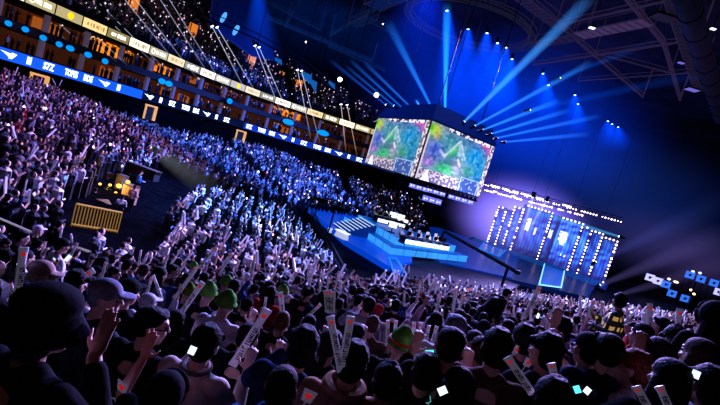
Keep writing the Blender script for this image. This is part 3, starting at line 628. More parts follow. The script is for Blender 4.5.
for (px, py, k, lab) in blist:
    y = 84; c = P(px, py, y); e = empty('display_board', (c.x, c.y, 0)); e.rotation_euler = (0, 0, math.radians(12)); tag(e, lab, 'display board')
    w_ = 1.9 if k == 0 else 1.95; m = MB(); m.box((0, 0, c.z), (w_, .12, 1.25)); bf_ = m.build('board_face', BW[k], e)
    m = MB(); m.ball((-.1, -.08, c.z), (.3, .02, .24), 10, 6); m.box((.15, -.08, c.z + .12), (.5, .02, .14)); m.build('emblem', INKB if k == 0 or '701' in str(px) else mat('board_mid_ink', (.03, .1, .5), .6), bf_)
    for x in (-.8, .8): m = MB(); m.tube([(x, .1, .0), (x, .1, c.z + .6)], .05, 5); m.build('leg', BLACK, e)
for (px, py, lab) in ((669, 279, 'warm white table lamp behind the pale boards'), (676, 282, 'long warm strip lamp over the board table'), (691, 290, 'warm lamp cluster at the middle of the board table'), (694, 294, 'warm lamp at the end of the board table'), (693, 271.5, 'small white lamp on top of the far board row'), (700, 273, 'second small white lamp on top of the far board row')):
    c = P(px, py, 85); e = empty('table_lamp', (c.x, c.y, 0)); tag(e, lab, 'lamp'); m = MB(); m.ball((0, 0, c.z), (.55 if 'strip' in lab else .3, .2, .22), 10, 6); m.build('lamp_shade', glow('lamp_warm', (1, .75, .5), 1.6) if px < 695 and py > 275 else MONW, e); m = MB(); m.tube([(0, .1, 0), (0, .1, c.z)], .05, 5); m.box((0, .1, .03), (.5, .5, .06)); m.build('stand', BLACK, e)
# ================================================================ ROOF STEEL
RZ = EZ + 25
RPUR = mat('roof_steel_purple_lit', (.05, .03, .06), .5, emit=(.38, .24, .62), es=.05); RBLU = mat('roof_steel_blue_lit', (.03, .05, .12), .5, emit=(.05, .2, .8), es=.05)  # purple and blue light on the steel is put in as glow
def roofbeam(pts, r, lab, mt, z=RZ, lattice=False):
    ps = [Pz(x, y, z) for x, y in pts]; o = ps[0].copy(); e = empty('roof_truss', o); tag(e, lab, 'roof truss'); m = MB(); m.tube([p - o for p in ps], r * .8, 6)
    m.build('chord', mt, e); m = MB(); m.tube([p - o + Vector((0, 0, .6)) for p in ps], r * .35, 6); m.build('top_chord', mt, e); m = MB()
    for a, b in zip(ps, ps[1:]):
        n = max(2, int((b - a).length / 2.2))
        for k in range(n):
            p = a.lerp(b, k / n) - o; q = a.lerp(b, (k + .5) / n) - o + Vector((0, 0, .6)); p2 = a.lerp(b, (k + 1) / n) - o; m.tube([p, q], r * .12, 4, cap=False); m.tube([q, p2], r * .12, 4, cap=False)
    for k in (0, -1): m.tube([ps[k] - o, ps[k] - o + Vector((0, 0, CZ - z))], r * .6, 5)
    m.build('web', mt, e)
for pts, r, mt, lab in (
    ([(520, -8), (643, 97)], .22, RPUR, 'long purple-lit roof truss running diagonally past the slatted catwalk'), ([(622, -6), (663, 43), (680, 100)], .28, RPUR, 'bent purple-lit roof truss beside the round duct'),
    ([(533, 65), (700, 39)], .2, RPUR, 'purple-lit roof truss crossing from the light ring to the duct'), ([(555, 26), (680, -2)], .18, RPUR, 'roof truss crossing highest, near the slatted panels'),
    ([(595, 53), (670, 73)], .12, RPUR, 'thin roof brace below the crossing truss'), ([(578, 81), (702, 72)], .12, RPUR, 'thin low roof truss over the dark side'),
    ([(255, 13), (330, 44), (372, 62)], .35, RBLU, 'thick blue-lit roof truss sloping over the upper bowl'), ([(330, 36), (395, -2)], .3, RBLU, 'dark roof truss rising toward the blue beams'), ([(328, 46), (401, 78)], .25, RBLU, 'blue-lit roof truss behind the beams'),
    ([(300, 0), (285, 28)], .15, RBLU, 'short dark roof brace over the upper bowl'), ([(362, 18), (402, 38)], .12, RBLU, 'thin blue-lit roof brace in the haze'), ([(255, -4), (320, 30)], .15, RBLU, 'thin dark roof truss above the thick sloping one')):
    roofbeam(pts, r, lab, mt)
# slatted panels and catwalks
def slat_panel(p0, p1, w_, n, lab, mt, z=RZ - .5):
    a = Pz(*p0, z); b = Pz(*p1, z); d = (b - a); t = d.normalized(); s = Vector((-t.y, t.x, 0)); e = empty('roof_catwalk', a); tag(e, lab, 'roof catwalk'); m = MB(); R = Matrix((t, s, Vector((0, 0, 1)))).transposed()
    for k in range(n): m.box(d * (k + .5) / n, (d.length / n * .72, w_, .12), R)
    m.build('slats', mt, e); m = MB()
    for q in (-.5, .5): m.tube([s * w_ * q, d + s * w_ * q], .09, 5); m.tube([s * w_ * q + Vector((0, 0, 1.1)), d + s * w_ * q + Vector((0, 0, 1.1))], .05, 5)
    for k in (0, 1):
        for q in (-.5, .5): m.tube([d * k + s * w_ * q, d * k + s * w_ * q + Vector((0, 0, CZ - z))], .05, 4)
    m.build('side_rail', RPUR, e)
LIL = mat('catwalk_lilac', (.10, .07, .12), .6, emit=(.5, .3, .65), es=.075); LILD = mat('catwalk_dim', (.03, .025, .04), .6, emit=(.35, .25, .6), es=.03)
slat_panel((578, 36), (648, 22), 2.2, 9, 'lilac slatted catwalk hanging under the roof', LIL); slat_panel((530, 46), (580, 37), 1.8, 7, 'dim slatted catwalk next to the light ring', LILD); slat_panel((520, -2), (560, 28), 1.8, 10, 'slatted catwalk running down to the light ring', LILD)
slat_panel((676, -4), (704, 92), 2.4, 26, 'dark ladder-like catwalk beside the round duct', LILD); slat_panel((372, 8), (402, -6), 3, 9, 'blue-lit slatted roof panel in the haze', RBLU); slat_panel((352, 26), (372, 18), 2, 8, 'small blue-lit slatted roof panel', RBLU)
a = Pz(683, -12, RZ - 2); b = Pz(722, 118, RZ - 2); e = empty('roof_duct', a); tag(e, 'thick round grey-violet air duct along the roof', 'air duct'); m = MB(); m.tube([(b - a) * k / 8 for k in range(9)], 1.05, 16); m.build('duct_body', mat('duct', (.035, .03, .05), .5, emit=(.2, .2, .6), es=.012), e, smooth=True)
for k in range(1, 9): c = (b - a) * k / 9; m = MB(); m.tube([c, c + (b - a).normalized() * .18], 1.12, 16); m.build('collar', mat('duct_collar', (.02, .018, .03), .5), e)
m = MB(); m.tube([(0, 0, .9), (0, 0, CZ - RZ + 2)], .05, 4); m.tube([(b - a) * .6 + Vector((0, 0, .9)), (b - a) * .6 + Vector((0, 0, CZ - RZ + 2))], .05, 4); m.build('hanger', BLACK, e)
for (px, py, w_, lab) in ((692, 90, 1.6, 'violet lit flat roof lamp near the duct'), (681, 63, .7, 'small violet roof lamp by the ladder catwalk'), (592, 28, .7, 'small white roof lamp above the lilac catwalk'), (713, 29, .5, 'tiny white roof lamp past the duct'), (663, 18, 2.2, 'grey flat loudspeaker panel near the ladder catwalk')):
    c = Pz(px, py, RZ - 1); e = empty('roof_lamp', c); tag(e, lab, 'roof lamp'); m = MB(); m.box((0, 0, 0), (w_, w_ * .7, .12)); m.build('lamp_face', glow('roof_violet', (.3, .25, .9), .45) if px < 712 and px != 592 and px != 663 else (MONW if px != 663 else LILD), e); m = MB(); m.box((0, 0, .14), (w_ * 1.1, w_ * .8, .16)); m.tube([(0, 0, .2), (0, 0, CZ - RZ + 1)], .04, 4); m.build('housing', BLACK, e)
# circular truss over the stage
cz = EZ + 24.6; ctr = Pz(480, 48, cz); ctr = Vector((5.5, 52, cz)); e = empty('ring_truss', ctr); tag(e, 'large dark circular truss hanging over the stage', 'ring truss'); m = MB()
pin = [Pz(466, 3, cz), Pz(519, 24, cz), Pz(524, 46, cz)]
def circ(a, b, c):
    ax, ay, bx, by, cx, cy = a.x, a.y, b.x, b.y, c.x, c.y; d = 2 * (ax * (by - cy) + bx * (cy - ay) + cx * (ay - by)); A_, B_, C_ = ax * ax + ay * ay, bx * bx + by * by, cx * cx + cy * cy
    ux = (A_ * (by - cy) + B_ * (cy - ay) + C_ * (ay - by)) / d; uy = (A_ * (cx - bx) + B_ * (ax - cx) + C_ * (bx - ax)) / d; return Vector((ux, uy, a.z)), math.hypot(ax - ux, ay - uy)
cc, cr = circ(*pin); e.location = cc
for rr, zz in ((cr, 0), (cr + .9, 0), (cr, .9), (cr + .9, .9)): m.tube([Vector((rr * math.cos(k * PI / 40), rr * math.sin(k * PI / 40), zz)) for k in range(81)], .07, 5)
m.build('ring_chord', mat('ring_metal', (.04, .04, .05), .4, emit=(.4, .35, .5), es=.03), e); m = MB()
for k in range(80):
    a0 = k * PI / 40; a1 = (k + 1) * PI / 40; pt = lambda r_, a_, z_: Vector((r_ * math.cos(a_), r_ * math.sin(a_), z_))
    m.tube([pt(cr, a0, 0), pt(cr + .9, a1, 0)], .04, 4, cap=False); m.tube([pt(cr, a0, .9), pt(cr, a1, 0)], .04, 4, cap=False)
    if k % 16 == 0: m.tube([pt(cr, a0, .9), pt(cr, a0, CZ - cz)], .04, 4)
m.build('ring_web', mat('ring_metal', ()), e)
# dark hanging drape with blue light spots, top of the upper bowl
pts = [P(214, -12, 62), P(209, 26, 62), P(252, 56, 70), P(275, 60, 74), P(262, -14, 74)]; c = pts[1]; e = empty('hanging_drape', c); tag(e, 'dark blue hanging drape with two pale blue oval light spots', 'drape')
m = MB(); m.add([p - c for p in pts], ((0, 1, 2, 3, 4),)); m.build('drape_cloth', mat('drape_blue', (.01, .02, .08), .9, emit=(.0, .03, .30), es=.10), e)
m = MB(); m.tube([pts[1] - c, pts[2] - c, pts[3] - c], .08, 5); m.tube([pts[0] - c, pts[1] - c], .08, 5); m.build('hem_tube', RBLU, e)
for (px, py) in ((223.5, 17.5), (236, 30)): m = MB(); m.ball(P(px, py, 62) - c, (.48, .08, .82), 14, 8, dirmat((.1, .2, 1))); m.build('drape_light_spot', glow('spot_blue', (.10, .42, 1), .85), e)  # light spots on the cloth, built as glowing ovals
for (px, py, w_, h_, lab) in ((307, 78, 1.1, .9, 'blue lit banner patch at the top of the upper bowl'), (314, 86, .6, 1.0, 'narrow blue lit banner patch beside the larger one'), (278, 61, .9, .5, 'small blue lit banner patch under the blue cone'), (332, 85, .7, .6, 'dim blue banner patch by the bright follow spot')):
    c = P(px, py, 80); e = empty('lit_banner', c); tag(e, lab, 'banner'); m = MB(); m.add([(-w_, 0, h_), (w_ * .6, 0, h_ * .8), (w_, 0, -h_), (.1, 0, -h_ * .6), (-w_, 0, .1)], ((0, 1, 2, 3, 4),)); m.build('banner_cloth', glow('banner_blue', (.02, .24, .75), .38), e)
    m = MB(); m.tube([(-w_, .05, h_), (w_ * .6, .05, h_ * .8)], .07, 5); m.tube([(-w_, .05, h_), (-w_, .05, 16)], .03, 4); m.tube([(w_ * .6, .05, h_ * .8), (w_ * .6, .05, 16)], .03, 4); m.build('banner_rod', BLACK, e)
# ================================================================ SHOW LIGHTS (housing, lens and the lit air in front of each)
UNIT = MB(); NS = 20
r0_ = .12
def beam_mesh(r0):
    m = MB(); vs = []
    for z, r in ((0, r0), (1, 1.0)):
        for k in range(NS): vs.append((r * math.cos(2 * PI * k / NS), r * math.sin(2 * PI * k / NS), z))
    m.add(vs, [(k, (k + 1) % NS, NS + (k + 1) % NS, NS + k) for k in range(NS)] + [tuple(range(NS))[::-1], tuple(range(NS, 2 * NS))]); return m
lens_me = {}
body_m = MB(); body_m.tube([(0, 0, -.55), (0, 0, -.1), (0, 0, .0)], [.2, .26, .24], 10); body_m.box((0, 0, -.62), (.5, .3, .2)); BODY = body_m.mesh('housing', [BLACK]); yoke_m = MB(); yoke_m.box((.32, 0, -.35), (.06, .16, .6)); yoke_m.box((-.32, 0, -.35), (.06, .16, .6)); yoke_m.box((0, 0, -.75), (.7, .3, .14)); YOKE = yoke_m.mesh('yoke', [BLACK])
bm_cache = {}
def show_light(p, q, r0, r1, col, lab, group=None, power=1.6, edge=.8, lens=(.6, .8, 1), ls=3.0, lr=.2, name='show_light', body=1.0, lensname='lens_cold'):
    p = Vector(p); q = Vector(q); d = q - p; L = d.length; e = empty(name, p); e.rotation_euler = dirmat(d).to_euler(); tag(e, lab, 'show light', group)
    hs_ = put('housing', BODY, e, None, None, body); put('yoke', YOKE, hs_)
    key = (round(lr, 2), lensname)
    if key not in lens_me: lens_me[key] = MB().ball((0, 0, .02), (lr, lr, lr * .5), 12, 6).mesh('lens', [glow(lensname, lens, ls)])
    put('lens', lens_me[key], e)
    if col:
        f = round(r0 / r1, 2); k = (f, power, edge)
        if k not in bm_cache: bm_cache[k] = beam_mesh(f).mesh('light_beam', [beam_mat('lit_air_%g_%g_%g' % k, power, f, edge)])
        s = 1 / (2 * r0)
        put('light_beam', bm_cache[k], e, (0, 0, .05), None, (r1, r1, L), tuple(c * s for c in col))
    return e
# ring of blue wash lights (px of lens, px length and half width of the cone below it)
WASH = [(447, 10.5, 455, 150, 4, 1.0), (468, 29, 462, 120, 5, 1.1), (487, 33, 478, 125, 5, 1.1), (497.5, 43, 487, 125, 4, 1.0), (506, 47.5, 498, 130, 4, 1.0), (512, 59, 500, 120, 4, 1.1), (543, 73.5, 540, 118, 3.2, 1.0), (548.5, 85, 548, 128, 3.2, 1.0), (575, 95, 573, 135, 3, .9), (578, 104, 578, 140, 3, .9), (608, 121, 604, 150, 3, .8), (612, 124, 614, 152, 3, .8), (618, 127, 625, 154, 3, .8)]
ordn = ['first', 'second', 'third', 'fourth', 'fifth', 'sixth', 'seventh', 'eighth', 'ninth', 'tenth', 'eleventh', 'twelfth', 'last']
for i, (px, py, qx, qy, r1, k) in enumerate(WASH):
    p = Pz(px, py, EZ + 23.6 - .0 * i); y = p.y; q = P(qx, qy, y - 1)
    show_light(p, q, .5, r1 * .85 + 1.2, (.0, .11 * k, 1.5 * k), 'blue wash light on the roof ring, %s from the vertical beam' % ordn[i], 'blue wash lights along the roof ring', 1.7, .7, (.5, .68, 1), 5.0, .19)
show_light(P(258, -8, 66), P(262, 70, 72), .8, 4.6, (.0, .06, .65), 'blue wash light above the dark drape with its wide cone', None, 1.1, .7, (.6, .75, 1), 4, .3)
show_light(Pz(415, -6, EZ + 24), P(405, 120, 58), 1.6, 12, (.0, .012, .22), 'wide blue wash light out over the roof trusses', None, 1.2, .8, (.6, .75, 1), 4, .3)
show_light(Pz(430, -4, EZ + 24), P(425, 90, 50), 1.2, 8, (.0, .015, .34), 'wide blue wash light above the hanging screen', None, 1.2, .8, (.6, .75, 1), 4, .3)
# beams rising from the top of the hanging screen: px source, px end, width
UPB = [(445, 113, 447, 4, .55, (.03, .45, 1.2), 'upright pale blue'), (431.5, 107.5, 388, 22, .6, (.02, .20, .75), 'slanted blue'), (411, 107.5, 364, 62, .3, (.02, .14, .6), 'short slanted blue'), (402, 107.5, 350, 60, .28, (.01, .12, .55), 'dim slanted blue'), (420, 106.5, 416, 100, .2, (.03, .25, .8), 'tiny blue'),
       (464, 122, 592, -4, .9, (.05, .26, .72), 'widest long blue'), (474.5, 126, 592, 62, .45, (.03, .20, .66), 'second fan'), (482.5, 130, 560, 100, .4, (.03, .20, .70), 'third fan'), (491, 134, 570, 110, .38, (.02, .17, .62), 'fourth fan'), (497, 138, 600, 116, .36, (.02, .14, .55), 'fifth fan'), (505, 142, 590, 134, .36, (.02, .12, .5), 'lowest fan'), (394, 106, 346, 66, .25, (.01, .10, .45), 'faint slanted blue'), (386, 105, 330, 60, .3, (.01, .07, .4), 'faintest slanted blue')]
for i, (x0, y0, x1, y1, r, col, nm) in enumerate(UPB):
    yb = 45 if x0 > 425 else 50; p = P(x0, y0, yb); q = P(x1, y1, yb + (4 if x1 > x0 else 2))
    show_light(p, q, .08 + r * .08, r * .95, tuple(c * 1.3 for c in col), '%s beam light shooting up from the hanging screen roof' % nm, 'beam lights on the hanging screen roof' if False else None, .7, .5, (.7, .85, 1), 2.5, .12, body=.6)
# faint beams above the dark roof side
for (x0, y0, x1, y1, r, col, lab) in ((560, 78, 668, 36, .8, (.0, .04, .22), 'faint blue beam light grazing the crossing roof truss'), (530, 110, 720, 70, 1.1, (.0, .03, .20), 'faint blue beam light under the dark roof'), (600, 285, 730, 232, 2.2, (.055, .045, .14), 'violet beam light streaming past the dark end of the pillar wall'), (596, 262, 732, 196, 2.4, (.02, .028, .11), 'upper violet haze beam light past the pillar wall'), (618, 295, 730, 262, 1.6, (.05, .04, .12), 'lowest violet haze beam light over the display boards'), (619, 236.5, 505, 202, 1.0, (.06, .34, .62), 'teal beam light fanning along the top of the pillar wall')):
    y = 70 if x0 < 590 or y1 < 230 else 68; y = 73 if 'teal' in lab else y; p = P(x0, y0, y); q = P(x1, y1, y - (4 if 'teal' not in lab else -4)); show_light(p, q, .35 if r > 1 else .2, r, col, lab, None, .9, .7, (.6, .6, 1), 1.5, .15)
for (x0, y0, x1, y1, lab) in ((533, 197, 519, 243, 'pale beam light hanging from the lamp truss over the wide dark portal'), (546, 201, 525, 236, 'second pale beam light slanting down from the lamp truss')):
    p = P(x0, y0, 74); q = P(x1, y1, 75); show_light(p, q, .18, .45, (.30, .30, .55), lab, None, .6, .4, (.8, .8, 1), 2.5, .15)
show_light(P(150, 147, 40), P(216, 190, 36), .5, 1.5, (.07, .075, .085), 'soft grey beam light falling over the dark aisle beside the sunken gate', None, .5, .6, (.8, .85, 1), 1.5, .15)
# paired white slim beams crossing the suites
PAIR = [(15, -6, 66, 40), (24, -6, 78, 40), (43, -4, 117, 62), (54, -4, 128, 66), (83, -4, 157, 66), (92, -4, 168, 72), (122, -4, 177, 64), (133, -4, 200, 82), (158, -4, 215, 84), (166, -6, 226, 90), (212, 26, 246, 92), (217, 27, 258, 96), (255, 45.5, 283, 118), (259, 47, 292, 122), (297.5, 69.5, 311, 140), (301.5, 70.5, 320, 144), (341, 104, 346, 152), (347, 104.5, 357, 156)]
for i, (x0, y0, x1, y1) in enumerate(PAIR):
    p = P(x0, y0, 52 + .08 * x0 * .4); q = P(x1, y1, 46 + .05 * x1); k = .55 + .4 * (i > 9); col = (.42 * k, .45 * k, .60 * k) if i not in (16, 17) else (.55, .38, .32)
    show_light(p, q, .055, .10, tuple(c * 1.5 for c in col), 'slim white beam light, %s of its pair, %s pair from the hanging screen' % (('first', 'second')[i % 2], ['ninth', 'eighth', 'seventh', 'sixth', 'fifth', 'fourth', 'third', 'second', 'first'][i // 2]), None, .8, .3, (.8, .9, 1), 2.5, .2, body=.8, lensname='lens_white')
# catwalk that carries them
pts = [P(x0, y0 - 1.5, 52 + .08 * x0 * .4) + Vector((0, 0, .6)) for (x0, y0) in ((158, -4), (212, 26), (257, 46), (299.5, 70), (344, 104))]; o = pts[0]; e = empty('light_catwalk', o); tag(e, 'slim dark catwalk carrying the paired white beam lights', 'catwalk'); m = MB(); m.tube([p - o for p in pts], .10, 6); m.tube([p - o + Vector((0, 0, .7)) for p in pts], .06, 6); m.build('walkway', BLACK, e); m = MB()
for p in pts: m.tube([p - o, p - o + Vector((0, 0, CZ - p.z))], .04, 4)
m.build('hanger', BLACK, e)
# follow spots
for (px, py, lab, r) in ((340, 79.5, 'bright warm follow spot high by the upper bowl', .38), (376.5, 95, 'bright white follow spot beside the hanging screen', .40), (306, 42, 'tiny orange roof light among the trusses', .14), (383, 24, 'tiny white lamp on the roof truss', .12)):
    p = P(px, py, 78); show_light(p, EYE + Vector((-2, 10, -4)), .2, .5, None, lab, None, 1, 1, (1, .85, .65), 6, r, name='follow_spot', lensname='lens_warm%d' % (px % 7))
    e = bpy.data.objects[-1] if False else None
# ================================================================ HAZE (behind the lights)
def haze(c, r, col, lab):
    o = MB().ball((0, 0, 0), 1.0, 24, 14).build('haze', None) if False else None
    me = MB().ball((0, 0, 0), 1.0, 24, 14).mesh('haze', [beam_haze()]); o = put('haze', me, None, c, None, r, col); tag(o, lab, 'haze', kind='stuff'); return o
def beam_haze():
    if 'haze_air' in MATS: return MATS['haze_air']
    m = bpy.data.materials.new('haze_air'); m.use_nodes = True; nt = m.node_tree; N = nt.nodes; Lk = nt.links; N.clear(); out = N.new('ShaderNodeOutputMaterial'); em = N.new('ShaderNodeEmission'); oi = N.new('ShaderNodeObjectInfo'); tc = N.new('ShaderNodeTexCoord')
    ln = N.new('ShaderNodeVectorMath'); ln.operation = 'LENGTH'; Lk.new(tc.outputs['Object'], ln.inputs[0]); mr = N.new('ShaderNodeMapRange'); mr.interpolation_type = 'SMOOTHSTEP'; mr.inputs['From Min'].default_value = 0; mr.inputs['From Max'].default_value = 1; mr.inputs['To Min'].default_value = 1; mr.inputs['To Max'].default_value = 0
    Lk.new(ln.outputs['Value'], mr.inputs['Value']); Lk.new(oi.outputs['Color'], em.inputs['Color']); Lk.new(mr.outputs['Result'], em.inputs['Strength'])
    ab = N.new('ShaderNodeVolumeAbsorption'); ab.inputs['Density'].default_value = .0003; ad = N.new('ShaderNodeAddShader'); Lk.new(em.outputs[0], ad.inputs[0]); Lk.new(ab.outputs[0], ad.inputs[1]); Lk.new(ad.outputs[0], out.inputs['Volume']); MATS['haze_air'] = m; return m
haze(P(510, 118, 88), (32, 18, 17), (.0, .0018, .024), 'deep blue haze glowing behind the roof ring and the hanging screen')
haze(P(512, 222, 77), (11, 3.5, 7.5), (.022, .018, .075), 'violet haze drifting before the bulb-lit end of the pillar wall')
haze(P(610, 190, 108), (40, 14, 20), (.0003, .001, .006), 'dim blue haze behind the pillar wall')
haze(P(520, 222, 93), (17, 5, 11), (.065, .050, .25), 'violet haze behind the pillar wall')
haze(P(690, 255, 108), (38, 12, 11), (.0018, .0013, .0045), 'violet haze on the dark side beyond the display boards')
haze(P(330, 20, 100), (36, 10, 14), (.0, .0006, .004), 'dim blue haze high above the upper bowl')
# ================================================================ LIGHTS
def light(kind, loc, col, power, size=1.0, aim=None, cone=60, blend=.6):
    d = bpy.data.lights.new('lamp', kind); d.color = col; d.energy = power
    if kind == 'AREA': d.shape = 'DISK'; d.size = size
    elif kind in ('SPOT', 'POINT'): d.shadow_soft_size = size
    if kind == 'SPOT': d.spot_size = math.radians(cone); d.spot_blend = blend
    o = bpy.data.objects.new('lamp', d); COL.objects.link(o); o.location = loc
    if aim is not None: o.rotation_euler = (Vector(aim) - Vector(loc)).to_track_quat('-Z', 'Y').to_euler()
    return o
def spot(loc, aim, col, E, cone=60, size=.6, blend=.8):
    L = (Vector(aim) - Vector(loc)).length; return light('SPOT', loc, col, E * 4 * PI * L * L * .25 * 4, size, aim, cone, blend)
BLU = (.04, .16, 1.0); PNK = (.75, .42, 1.0)
spot((8, 45, EZ + 22), hit(250, 165), (.06, .17, 1), 9.0, 60)                    # far stand
spot((4, 40, EZ + 21), hit(235, 225), (.12, .27, 1), 22.0, 38)           # bright lower section
spot((2, 38, EZ + 20), hit(265, 250), (1, .85, .55), 9.0, 11)           # white-gold patch by the barrier
spot((-4, 30, EZ + 21), hit(40, 125), (.42, .26, 1), 3.6, 62)           # near left stand
spot((-8, 20, EZ + 20), hit(30, 215), (.48, .30, 1), 1.5, 55)
spot((14, 60, EZ + 16), (0, 8, 6), (.46, .34, 1), 7.0, 60, 1.0)          # stage light reaching the near crowd from the front
spot((30, 70, EZ + 8), (10, 18, 4), (.45, .36, 1), 6.5, 50, 1.0)
spot((-6, 50, EZ + 18), (0, 16, 4), (.22, .30, 1), 6.0, 50, 1.0)
spot((20, 55, EZ + 20), hit(560, 305), (.45, .40, 1), 3.2, 45, 1)
spot((10, 22, EZ + 22), hit(520, 305), (.38, .40, 1), 6.0, 50, 1)
spot((30, 40, EZ + 22), hit(640, 312), (.40, .40, 1), 7.0, 40, 1)
spot((10, 26, EZ + 14), hit(448, 282), (1, .8, .5), 5, 9, .5)
spot((-2, 22, EZ + 22), hit(250, 285), (.45, .38, 1), 3.0, 45, 1)
spot((8, 48, EZ + 20), hit(430, 295), (.40, .42, 1), 3.0, 40, 1)
spot((12, 50, EZ + 22), (6, 56, 0), (.1, .35, 1), 1.2, 50)
spot((-20, 20, EZ + 24), (-34, 70, EZ + 10), (.5, .45, .8), .16, 80)
light('POINT', (-1.2, -.6, EZ + 1.8), (1, .45, .32), 9, .4)               # added warm light behind the photographer, reddens the raised forearm
spot((46, 40, EZ + 5), (34, 60, EZ + 25), (.55, .28, .8), .35, 70)
spot((0, 66, EZ + 8), (-4, 70, EZ + 28), (.02, .12, 1), .4, 70)
# ================================================================ PEOPLE
SKIN = mat('skin', (.55, .34, .26), .55, objcol=True, noise=.12, nscale=14); CLOTH = mat('clothing', (.1, .1, .1), .9, objcol=True, noise=.4, nscale=9, bump=.5, spec=.04); HAIRM = mat('hair', (.02, .015, .015), .75, objcol=True, noise=.6, nscale=55, bump=1.0, spec=.12)
CLOTHP = None
def remesh(mb, name, vox, mats, smooth=2, deci=1.0):
    me = mb.mesh('tmp'); o = bpy.data.objects.new('tmp', me); COL.objects.link(o)
    r = o.modifiers.new('r', 'REMESH'); r.mode = 'VOXEL'; r.voxel_size = vox
    if smooth: s = o.modifiers.new('s', 'SMOOTH'); s.factor = .5; s.iterations = smooth
    if deci < 1: d = o.modifiers.new('d', 'DECIMATE'); d.ratio = deci
    bpy.context.view_layer.update(); out = bpy.data.meshes.new_from_object(o.evaluated_get(bpy.context.evaluated_depsgraph_get()))
    bpy.data.objects.remove(o); bpy.data.meshes.remove(me); out.name = name; out.materials.clear()
    for m in mats: out.materials.append(m)
    out.polygons.foreach_set('use_smooth', [True] * len(out.polygons)); return out
V = Vector
def hand(m, w, d, side, curl=.5, up=V((0, 0, 1)), spread=.25):
    """palm, four jointed fingers of unequal length and a thumb; d = direction the hand points in"""
    d = d.normalized(); a = d.cross(up); a = (a if a.length > .1 else V((1, 0, 0))).normalized(); nrm = a.cross(d).normalized()   # a: across the palm, nrm: palm normal
    R = Matrix((a, nrm, d)).transposed(); m.ball(w + d * .055, (.040, .017, .055), 10, 7, R)
    for k, L in enumerate((.066, .078, .072, .056)):
        x = (-.030 + .020 * k); b = w + d * .10 + a * x; dd = (d + a * x * spread * 14).normalized(); p1 = b + dd * L * .5; bd = (dd - nrm * curl).normalized(); p2 = p1 + bd * L * .35; p3 = p2 + (bd - nrm * curl).normalized() * L * .28
        m.cap(b - dd * .03, p1, .0095, .0088, 8); m.cap(p1, p2, .0088, .008, 8); m.cap(p2, p3, .008, .007, 8)
    b = w + d * .028 + a * (-.034 * side); t1 = b + (d * .55 - a * side - nrm * .3).normalized() * .036; t2 = t1 + (d * .9 - a * side * .35 - nrm * .3).normalized() * .034; m.cap(b, t1, .013, .011, 8); m.cap(t1, t2, .011, .009, 8)
def rotx(a): return Matrix.Rotation(a, 3, 'X')
